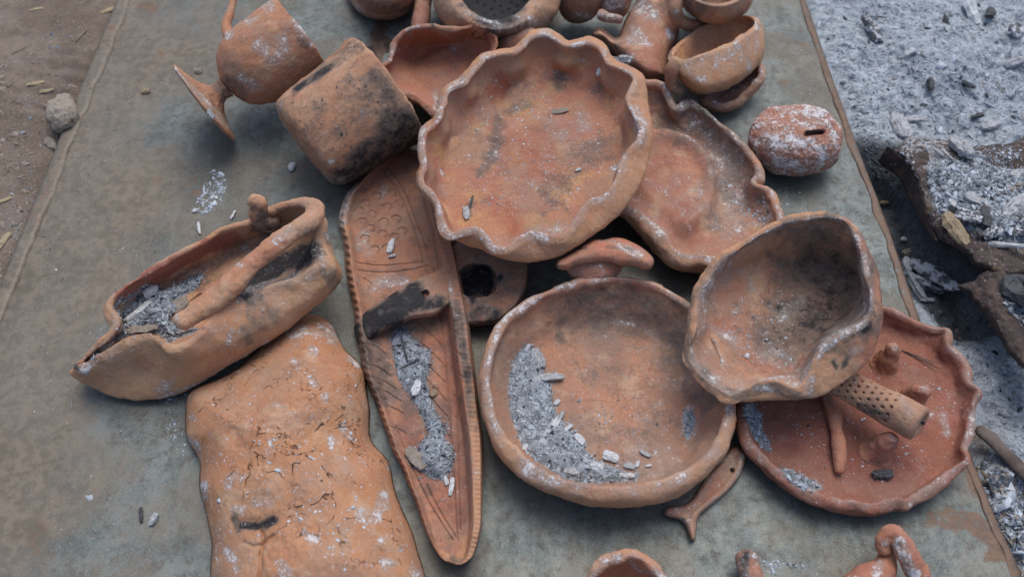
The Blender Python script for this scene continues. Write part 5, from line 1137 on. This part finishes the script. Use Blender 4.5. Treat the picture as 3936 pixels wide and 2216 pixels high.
AP('ash_flecks', 'ash flecks on the bottom metal beside the charred stub', pxs(13, '1260,270 1400,330 1600,340 1650,380 1520,428 1400,420 1300,340'), 150, 0, 5, seed=13, Lr=(.0015, .001), mound=False, clump=16, target={'metal_sheet'}, grey=(.5, .9), black=.08)
AP('ash_flecks', 'ash flecks on the bare metal between the dish and the deep bowl', pxs(3, '670,960 830,960 900,1090 760,1110 680,1110 660,1040'), 200, 0, 5, seed=14, Lr=(.0014, .001), mound=False, clump=14, target={'metal_sheet'})
AP('ash_flecks', 'flecks of ash lying in the oval dish near its right end', pxs(3, '340,900 560,960 620,1090 560,1170 400,1200 330,1100'), 360, 0, 5, seed=15, Lr=(.0016, .001), mound=False, clump=12, target={'oval_dish'}, grey=(.4, .9))
AP('ash_flecks', 'fine ash flecks on the floor of the scalloped bowl', pxs(2, '640,820 700,600 900,420 1200,350 1450,420 1500,620 1400,850 1200,1050 900,1100 720,1020'), 1100, 0, 5, seed=16, Lr=(.0010, .0006), mound=False, clump=9, target={'scalloped_bowl'}, grey=(.55, .98), black=.03)
AP('ash_flecks', 'ash specks on the bottom of the deep irregular bowl', pxs(7, '400,150 600,100 750,150 700,350 680,500 500,480 300,380'), 500, 0, 5, seed=17, Lr=(.0012, .0006), mound=False, clump=9, target={'deep_bowl'}, grey=(.4, .9))
AP('ash_flecks', 'ash specks dotting the red floor of the cone tray', pxs(7, '560,700 900,1040 1250,1000 1420,700 1250,400 1100,350 900,700'), 420, 0, 5, seed=18, Lr=(.0010, .0006), mound=False, clump=9, target={'cone_tray'}, grey=(.6, .98))
AP('ash_flecks', 'flaky ash bits stuck to the lumpy slab', pxs(8, '300,420 700,150 1000,150 1150,400 1200,800 1450,1400 320,1440 260,900'), 700, 0, 5, seed=19, Lr=(.0013, .0006), mound=False, clump=11, target={'clay_slab'}, grey=(.75, .99), black=.03)
AP('ash_flecks', 'pale grit and ash crumbs over the open metal at the left', pxs(0, '200,300 420,120 430,700 250,900 450,1400 100,1400 60,900'), 420, 0, 5, seed=20, Lr=(.0010, .0006), mound=False, clump=6, target={'metal_sheet'}, grey=(.4, .95), brown=.4)
AP('ash_flecks', 'ash crumbs over the bare metal strip near the money box', pxs(0, '1930,60 2010,60 2220,560 2160,620 1960,480 1900,260'), 260, 0, 5, seed=21, Lr=(.0010, .0006), mound=False, clump=8, target={'metal_sheet'}, grey=(.4, .9))
AP('dirt_pebbles', 'small pebbles and clods on the dirt at the left', pxs(0, '-40,-40 270,-40 130,400 0,720 -60,720'), 420, 0, 5, seed=27, Lr=(.0036, .002), mound=False, clump=5, target={'dirt_patch'}, grey=(.2, .45), brown=.9, black=0)
AP('soil_crumbs', 'brown soil crumbs spilled over the left edge of the sheet', pxs(0, '300,-20 420,-20 330,260 230,520 120,760 40,900 -20,900 -20,760 90,520 200,240'), 900, 0, 5, seed=31, Lr=(.0013, .002), mound=False, clump=7, target={'metal_sheet', 'folded_edge'}, grey=(.15, .45), brown=.9, black=.05)
# fire bed splinters
fire = pxs(0, '2050,-60 2640,-60 2640,1500 2560,1500 2470,1230 2480,980 2310,760 2150,330')
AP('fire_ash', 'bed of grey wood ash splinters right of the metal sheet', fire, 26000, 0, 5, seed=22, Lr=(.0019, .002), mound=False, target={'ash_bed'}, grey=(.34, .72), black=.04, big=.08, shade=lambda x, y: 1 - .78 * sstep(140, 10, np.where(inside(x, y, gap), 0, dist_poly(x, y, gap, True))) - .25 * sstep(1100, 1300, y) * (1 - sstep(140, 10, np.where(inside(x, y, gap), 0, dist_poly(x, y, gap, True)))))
AP('fire_ash', 'coarse ash flakes at the far end of the fire bed', pxs(3, '820,100 1100,60 1880,60 1880,720 1500,690 1200,730 1020,640'), 900, 0, 5, seed=29, Lr=(.0040, .002), mound=False, target={'ash_bed'}, grey=(.35, .85), black=.08, big=.12)
AP('plate_ash', 'ash heap with splinters on the rusty iron plate', pxs(11, '850,440 900,380 1060,390 1130,430 1240,350 1220,420 1420,460 1700,440 1700,900 1500,1000 1300,960 1200,900 1060,850 960,800 900,720 860,600'), 7000, .011, 60, seed=23, Lr=(.0030, .002), target={'rusty_iron_plate', 'torn_flange'}, big=.12, black=.14)
AP('plate_flecks', 'white ash flecks over the bare rust of the iron plate', pxs(11, '600,300 760,230 1050,280 1500,280 1500,440 1200,430 1000,400 880,440 850,600 960,760 960,900 880,860 760,480'), 700, 0, 5, seed=28, Lr=(.0018, .001), mound=False, clump=8, target={'rusty_iron_plate'}, grey=(.5, .9), black=.1)
AP('plate_ash', 'ash and charcoal crumbs on the bent rusty plate', pxs(12, '690,130 760,110 840,120 840,420 760,300 690,230 660,170'), 600, .004, 20, seed=24, Lr=(.004, .002), target={'bent_rusty_plate'}, black=.5)
AP('ground_litter', 'twiggy ash litter on the bottom right ground', pxs(12, '545,950 600,900 760,1000 760,1450 700,1400 620,1150'), 1300, 0, 5, seed=25, Lr=(.0045, .002), mound=False, target={'ash_bed'}, brown=.25, black=.2)
AP('dirt_grit', 'small grit and straw crumbs on the dirt at the left', pxs(0, '-40,-40 270,-40 130,400 0,720 -60,720'), 1500, 0, 5, seed=26, Lr=(.0018, .002), mound=False, target={'dirt_patch'}, grey=(.2, .6), brown=.75, black=.1)
# ------------------------------------------------------------------ larger single pieces, each a thing
def chip_mesh(seed, long=1.0, wide=.35, thick=.22, jag=.22):
    r = np.random.default_rng(seed); n, m = 8, 8
    G = np.zeros((n, m, 3)); a = np.linspace(0, 2 * math.pi, m, endpoint=False) + r.normal(0, .12, m)
    pr = 1 + r.normal(0, .13, m); e0, e1 = r.uniform(-.12, .12, m), r.uniform(-.12, .12, m)
    for i, t in enumerate(np.linspace(-.5, .5, n)):
        k = 1.0 if abs(t) < .30 else (.86 if abs(t) < .42 else .5 + .25 * r.random())
        G[i, :, 0] = t * long * (1 + (e0 if t < 0 else e1) * (abs(t) > .3) * 1.2)
        q = .55; sq = np.sign(np.cos(a)) * np.abs(np.cos(a)) ** q, np.sign(np.sin(a)) * np.abs(np.sin(a)) ** q
        kk = k * (1 + r.normal(0, .05)) * (1 - .25 * t * math.sin(seed * 3.1))
        G[i, :, 1] = sq[0] * wide / 2 * kk * pr + .10 * wide * math.sin(3 * t + seed * 2) + r.normal(0, .035 * wide, m)
        G[i, :, 2] = sq[1] * thick / 2 * kk * pr + r.normal(0, .07 * thick, m)
    V, F = gridmesh(G, True, True, True)
    me = bpy.data.meshes.new('chip'); V[:, 2] += thick * .36
    me.from_pydata(V.tolist(), [], F if isinstance(F, list) else F.tolist())
    return me
_cache = {}
def chip(name, label, cat, c, x, y, L, ang, mat, group=None, wide=.35, thick=.22, seed=1, lift=0.0, tilt=0.0, only=None):
    """L in crop px, ang in picture degrees (0 = right, 90 = up)"""
    sx, sy = src(c, x, y); ok, p, nn, ob = pick(float(sx), float(sy))
    key = (seed, wide, thick, mat.name)
    if key not in _cache:
        me = chip_mesh(seed, 1, wide, thick); me.materials.append(mat); _cache[key] = me
    o = bpy.data.objects.new(name, _cache[key]); COL.objects.link(o)
    Lm = .9 * L * CROPS[c][2] * np.linalg.norm(p - CAM) / FP
    N = Vector(nn); N = (N + Vector((0, 0, .6))).normalized()
    a = math.radians(ang); d = Vector((math.cos(a), math.sin(a) / math.sin(DEP), 0)); ln = d.length; Lm *= ln; d.normalize()
    X = (d - N * d.dot(N)).normalized(); Y = N.cross(X)
    R = Matrix((X, Y, N)).transposed().to_4x4()
    if tilt: R = R @ Matrix.Rotation(math.radians(-tilt), 4, 'Y')
    o.matrix_world = Matrix.Translation(Vector(p) + N * lift) @ R @ Matrix.Scale(Lm, 4)
    return tag(o, label, cat, group)
GB = 'burnt wood chips in the round bowl'
bowlchips = [(320, 455, 90, -70, CHIPG, 'thick grey chip standing highest in the ash crescent', .42, 3), (378, 546, 132, 2, CHIPG, 'long grey block of burnt wood lying level across the crescent', .30, 4), (300, 668, 56, 5, CHIPW, 'pale square chip at mid crescent below the long block', .5, 5),
    (385, 770, 105, 42, CHIPW, 'white grooved chip slanting up in the crescent centre', .42, 6), (455, 775, 50, 35, CHIPW, 'small white chip just right of the slanting grooved one', .45, 7), (510, 822, 58, -35, CHIPW, 'blocky white chip at the inner edge of the crescent', .55, 8), (245, 770, 48, 70, CHIPW, 'white rounded chip against the left bowl wall', .6, 9),
    (345, 860, 52, 60, CHIPG, 'thin upright grey chip low in the crescent', .4, 10), (653, 902, 78, -8, CHIPW, 'striped oval chip lying apart on the bare bowl floor', .62, 11), (810, 888, 52, -28, CHIPG, 'slim grey chip right of the striped oval one', .42, 12), (738, 948, 50, -20, CHIPG, 'dull grey pebble like chip near the end of the crescent', .6, 13),
    (728, 990, 76, 0, CHIPW, 'white bar shaped chip at the lower end of the crescent', .32, 14), (775, 935, 30, 60, CHIPW, 'tiny upright white chip above the white bar', .5, 15), (825, 943, 32, 5, CHIPW, 'tiny cream chip farthest right on the bowl floor', .5, 16), (407, 652, 30, 50, CHIPW, 'small white chip alone by the inner crescent edge', .7, 17),
    (205, 500, 40, 75, CHIPG, 'grey chip against the upper left bowl wall', .5, 18), (225, 635, 44, -30, CHIPW, 'thin white curl at the left of the crescent', .2, 19), (325, 750, 44, -55, CHIPG, 'narrow pale chip left of the slanting grooved one', .4, 20), (440, 880, 90, -35, BARK, 'curled brown bark strip in the lower crescent', .3, 21),
    (575, 945, 90, -15, CHIPW, 'wide flaky pale chip at the lower crescent', .5, 22), (260, 860, 34, 60, CHIPW, 'little white chip low on the left bowl wall', .6, 23), (460, 968, 110, -8, CHIPG, 'broad grey flake at the foot of the crescent', .34, 24), (530, 900, 44, 15, CHIPW, 'short white chip beside the bark strip', .4, 25), (270, 400, 34, 70, CHIPW, 'white chip at the top point of the crescent', .4, 26),
    (370, 905, 40, 20, CHIPG, 'flat grey chip near the lower bowl wall', .5, 27), (420, 720, 60, 50, CHIPG, 'dark grey chip above the white grooved one', .3, 28), (280, 560, 60, 25, CHIPG, 'grey sliver in the upper crescent', .2, 29), (300, 815, 44, -20, CHIPW, 'white flake in the lower left crescent', .5, 30)]
for (x, y, L, a, m, lab, wd, sd_) in bowlchips:
    chip('wood_chip', lab, 'wood chip', 6, x, y, L, a, m, GB, wide=wd, thick=.24, seed=sd_, lift=.001)
GV = 'flakes in the boat lamp'
chip('ash_chunk', 'rounded pale ash chunk high in the boat lamp heap', 'ash chunk', 4, 545, 600, 80, 20, CHIPW, GV, .7, .4, 31, .001)
chip('bark_flake', 'flat tan flake leaning in front of the lamp tube end', 'bark flake', 4, 690, 700, 150, 30, STONE, GV, .55, .16, 32, .001)
chip('bark_flake', 'flat tan flake over the notch of the boat lamp', 'bark flake', 4, 500, 815, 190, 3, STONE, GV, .42, .14, 33, .001)
chip('ash_chunk', 'long white sliver in the middle of the boat lamp heap', 'ash chunk', 4, 500, 730, 170, 45, CHIPW, GV, .22, .2, 34, .002)
chip('wood_chip', 'grey sliver along the upper inside of the boat lamp', 'wood chip', 4, 620, 625, 130, 25, CHIPG, GV, .16, .14, 35, .001)
chip('wood_chip', 'short grey chip at the lower end inside the boat lamp', 'wood chip', 4, 740, 835, 90, 25, CHIPG, GV, .25, .2, 36, .001)
chip('wood_chip', 'white sliver near the pointed tip inside the boat lamp', 'wood chip', 4, 300, 905, 80, 35, CHIPW, GV, .25, .2, 37, .001)
for i, (x, y, L, a) in enumerate([(352, 655, 60, 110), (395, 645, 70, 75), (375, 700, 70, -20)]):
    chip('black_twig', ['thin black twig pointing up at the lamp rim notch', 'thin black twig right of the first one in the lamp', 'thin black twig lying flat in the lamp end'][i], 'twig', 4, x, y, L, a, CHARC, GV, .07, .06, 38 + i, .003, tilt=25)
GU = 'bits in the leaf tray'
chip('white_chip', 'bright white chip on the upper part of the leaf tray', 'wood chip', 5, 215, 382, 48, 70, CHIPW, GU, .42, .3, 41, .001)
chip('white_chip', 'small pale chip under the bright white one in the leaf tray', 'wood chip', 5, 218, 412, 26, 20, CHIPG, GU, .5, .3, 42, .001)
chip('white_chip', 'white chip standing in the ash trail of the leaf tray', 'wood chip', 5, 297, 845, 48, 80, CHIPW, GU, .5, .3, 43, .003)
chip('tan_flake', 'yellowish flake right of the ash trail in the leaf tray', 'bark flake', 5, 353, 858, 26, 30, BARK, GU, .8, .3, 44, .001)
chip('ash_crust', 'flat pale ash crust beside the clump in the leaf tray', 'ash crust', 5, 295, 1075, 90, -40, STONE, GU, .5, .14, 45, .003)
chip('white_chip', 'white sliver below the ash clump in the leaf tray', 'wood chip', 5, 410, 1160, 50, 85, CHIPW, GU, .3, .2, 46, .0005)
chip('white_chip', 'tiny white chip just below the ash clump in the leaf tray', 'wood chip', 5, 393, 1140, 26, 100, CHIPW, GU, .5, .3, 47, .0005)
chip('black_twig', 'black twig across the ash trail in the leaf tray', 'twig', 5, 275, 765, 70, 25, CHARC, GU, .08, .08, 48, .003)
chip('black_twig', 'black twig standing along the ash trail in the leaf tray', 'twig', 5, 258, 720, 90, 110, CHARC, GU, .06, .06, 49, .003)
# loose things
co = chip('charcoal_lump', 'small glossy black charcoal lump in the cone tray', 'charcoal', 7, 1062, 988, 92, 8, CHARC, None, .58, .30, 58, .001)
chip('charred_stick_end', 'round grey charred stick end behind the scalloped bowl', 'stick', 10, 1020, 655, 260, 2, CHIPG, None, .44, .4, 52, .012)
chip('grass_stem', 'dark dry stem lying in the cone tray below the upper cone', 'stem', 7, 1215, 440, 150, -22, TWIG, 'stems in the cone tray', .035, .035, 53, .001)
chip('grass_stem', 'second dark dry stem crossing the first in the cone tray', 'stem', 7, 1230, 458, 160, -32, TWIG, 'stems in the cone tray', .03, .03, 54, .001)
chip('paint_flake', 'pale grey flake lying in the scalloped bowl', 'flake', 2, 1183, 560, 88, 8, STONE, None, .42, .06, 55, .0005)
chip('white_chip', 'small white chip on the grey stain of the scalloped bowl', 'wood chip', 2, 1272, 857, 34, 20, CHIPW, 'bits in the scalloped bowl', .5, .3, 56, .0005)
chip('black_twig', 'black splinter at the lower left in the scalloped bowl', 'twig', 2, 735, 1020, 70, 75, CHARC, 'bits in the scalloped bowl', .14, .1, 57, .001)
chip('ash_chunk', 'grey ash tuft below the black splinter in the scalloped bowl', 'ash chunk', 2, 710, 1075, 70, 110, CHIPG, 'bits in the scalloped bowl', .5, .2, 58, .0005)
chip('ash_chunk', 'grey ash tuft by the right inner rim of the scalloped bowl', 'ash chunk', 2, 1378, 365, 44, 80, CHIPG, 'bits in the scalloped bowl', .6, .2, 59, .0005)
chip('white_chip', 'white chip inside the deep irregular bowl', 'wood chip', 7, 442, 440, 26, 40, CHIPW, None, .7, .3, 60, .0005)
chip('wood_chip', 'white chip on bare metal left of the tumbler base', 'wood chip', 1, 1472, 845, 44, 85, CHIPW, 'chips on the bare metal', .5, .4, 61, .0005)
chip('wood_chip', 'grey chip on bare metal under the goblet foot', 'wood chip', 1, 1060, 575, 50, -35, CHIPG, 'chips on the bare metal', .45, .3, 62, .0005)
chip('wood_chip', 'white sliver on bare metal just above the boat lamp', 'wood chip', 1, 1175, 1085, 50, 70, CHIPW, 'chips on the bare metal', .2, .2, 63, .0005)
chip('wood_chip', 'white sliver touching the upper rim of the boat lamp', 'wood chip', 1, 1005, 1150, 70, 115, CHIPW, 'chips on the bare metal', .2, .2, 64, .0005)
chip('wood_chip', 'grey chip on the metal left of the slab bottom', 'wood chip', 15, 653, 1210, 44, 75, CHIPG, 'chips on the bare metal', .5, .4, 65, .0005)
chip('black_twig', 'small black splinter beside the grey chip left of the slab', 'twig', 15, 600, 1190, 56, 105, CHARC, 'chips on the bare metal', .22, .2, 66, .0005)
chip('pebble', 'tan pebble on the bare metal left of the goblet foot', 'pebble', 1, 733, 466, 44, 5, BARK, None, .7, .4, 67, .0005)
chip('pebble', 'pale pebble on the bare metal right of the goblet foot rim', 'pebble', 1, 1000, 360, 40, 5, STONE, None, .8, .4, 68, .0005)
chip('cream_chip', 'cream chip on the metal above the boat lamp flecks', 'wood chip', 1, 985, 1062, 30, 10, CHIPW, 'chips on the bare metal', .7, .4, 69, .0005)
# stones and leaves on the dirt
cst = unproj(*src(1, 318, 560), .004)
tag(blob('stone', cst, (.016, .026, .011), STONE, rot=.35, power=2.6, lump=(.005, 45, 4), fine=.0008, minz=-.03), 'large dusty stone by the left folded edge of the metal sheet', 'stone')
chip('stone', 'smaller stone under the large one at the left sheet edge', 'stone', 1, 262, 728, 84, -45, STONE, None, .45, .3, 72, -.001)
for x, y, L, a, lab in [(185, 48, 60, 15, 'yellow dry leaf nearest the top left corner'), (540, 55, 66, 50, 'yellow dry leaf against the sheet edge at the top'), (180, 420, 76, 12, 'curled dry leaf left of the large stone'), (235, 457, 70, 12, 'dry leaf just below the curled one'),
                        (400, 190, 100, 65, 'long thin straw near the folded sheet edge'), (110, 250, 90, 35, 'long thin straw left in the dirt'), (15, 1010, 70, 30, 'tan dry leaf cut by the left edge'), (20, 1210, 80, 75, 'thin straw at the left edge below the tan leaf')]:
    chip('dry_leaf' if 'leaf' in lab else 'straw', lab, 'leaf' if 'leaf' in lab else 'straw', 1, x, y, L, a, LEAFM, 'litter on the dirt', .30 if 'leaf' in lab else .035, .035, 73 + x % 7, .0005)
# fire bed chunks
GR = 'burnt wood on the iron plate'
for (x, y, L, a, m, wd, th, lab) in [(1065, 335, 180, 118, CHIPG, .36, .3, 'grooved grey wood chunk slanting at the plate top'), (1105, 320, 120, 105, CHIPG, .22, .2, 'narrow grey piece behind the slanting chunk'), (1175, 715, 170, 140, CHIPG, .45, .3, 'grey fibrous wood chunk in the middle of the plate'), (1420, 760, 240, 38, CHIPG, .42, .3, 'largest grey fibrous wood chunk on the plate'),
    (1120, 825, 150, 150, CHARW, .7, .5, 'charcoal lump with white ash on its face'), (1240, 830, 150, 65, CHARC, .45, .4, 'black charcoal piece right of the ash faced lump'), (1270, 930, 130, 20, CHARW, .55, .4, 'ash dusted black lump at the lower plate edge'), (1430, 910, 190, 165, CHARW, .4, .3, 'long dusted black charcoal at the right plate edge'),
    (1400, 1005, 280, 172, CHIPG, .13, .1, 'long grey splinter under the black charcoal'), (1440, 500, 160, 20, CHIPG, .3, .2, 'grey chunk at the right edge of the plate ash'), (905, 345, 80, 135, CHIPG, .2, .15, 'thin dark chip on the bare rusty corner'), (965, 370, 90, 135, CHIPG, .14, .12, 'thin grey chip beside the dark one'),
    (1030, 725, 80, 120, CHIPW, .5, .4, 'white chip above the ash faced lump'), (1480, 850, 130, 30, CHARW, .6, .4, 'white topped charcoal lump at the right edge'), (960, 780, 90, 155, CHIPG, .2, .18, 'small grey splinter near the plate edge'), (1480, 600, 150, 5, STONE, .5, .2, 'tan flat flake at the right edge of the plate'),
    (1330, 690, 110, 10, CHIPG, .35, .25, 'mid sized grey chip above the largest chunk'), (1220, 570, 120, 60, CHIPG, .25, .2, 'dark sliver standing in the plate ash'), (1200, 920, 70, 100, CHARC, .4, .3, 'small black bit left of the dusted lump'), (1330, 900, 90, 60, CHIPW, .3, .25, 'white splinter between black lumps')]:
    chip('burnt_wood', lab, 'burnt wood', 11, x, y, L, a, m, GR, wd, th, 80 + int(x) % 13, .004)
chip('bark_piece', 'tan torn bark piece hanging over the plate corner', 'bark', 11, 1020, 890, 220, 118, BARK, None, .42, .2, 95, .004)
GC = 'charred wood in the fire bed'
for (c, x, y, L, a, m, wd, th, lab) in [(11, 900, 1200, 420, 142, CHARW, .22, .14, 'long grooved charred log below the iron plate'), (11, 800, 1260, 260, 140, CHARW, .22, .14, 'shorter charred log beside the long grooved one'), (11, 530, 700, 90, 12, BARK, .3, .2, 'tan chip in the dark gap by the sheet edge'), (11, 675, 955, 90, 5, CHIPW, .34, .2, 'pale curved chip in the dark gap'), (11, 695, 1040, 80, 30, STONE, .6, .3, 'pale stone below the curved chip'),
    (11, 690, 1130, 90, 100, CHIPW, .5, .3, 'white chunk by the sheet edge below the pale stone'), (11, 750, 1280, 200, 108, CHIPG, .22, .14, 'grey splinter along the sheet edge'), (11, 840, 1380, 90, 170, CHIPG, .4, .2, 'flat grey chip left of the bent plate'), (12, 720, 180, 150, 130, CHARC, .55, .4, 'large black charcoal on the bent plate'), (12, 730, 105, 120, 165, CHARC, .4, .3, 'black charcoal at the top of the bent plate'), (11, 1360, 1290, 60, 30, CHIPW, .5, .3, 'white chip on the bent rusty plate'),
    (12, 660, 135, 40, 30, CHIPW, .6, .4, 'round white pebble on the bent plate'), (12, 600, 1050, 56, 100, CHARC, .2, .15, 'black splinter on the bottom right ground'), (12, 685, 1060, 50, -10, CHIPW, .2, .2, 'white splinter on the bottom right ground'), (3, 1250, 650, 120, 90, CHIPG, .5, .2, 'upright grey flake above the iron plate'), (3, 1600, 60, 130, 120, CHIPW, .4, .2, 'large pale chunk near the top of the ash bed'),
    (3, 1100, 160, 140, 105, CHARW, .3, .2, 'dark chunk in a hollow at the top of the ash bed'), (3, 1700, 80, 70, 60, CHARC, .5, .3, 'black lump near the top right of the ash bed'), (3, 1400, 435, 60, 80, CHARC, .5, .3, 'black lump in the middle of the ash bed'), (3, 1640, 600, 60, 5, CHARC, .4, .3, 'black lump above the right of the iron plate'), (3, 1830, 320, 100, 10, CHIPG, .4, .2, 'pale flat chunk at the right of the ash bed'),
    (3, 1590, 430, 70, -20, CHARC, .3, .2, 'flat black chip right of the middle black lump'), (3, 1830, 170, 140, 30, CHARW, .5, .2, 'dark flat chunk at the right edge of the ash bed'), (3, 1330, 610, 110, -10, CHIPG, .3, .2, 'grey sliver above the slanting chunk'), (3, 1700, 640, 110, 15, CHIPG, .3, .2, 'grey sliver lying above the right of the plate'), (3, 1310, 275, 50, 10, CHIPW, .6, .4, 'round white bit in the upper ash bed')]:
    chip('charred_wood', lab, 'burnt wood', c, x, y, L, a, m, GC, wd, th, 100 + int(x) % 11, .003)
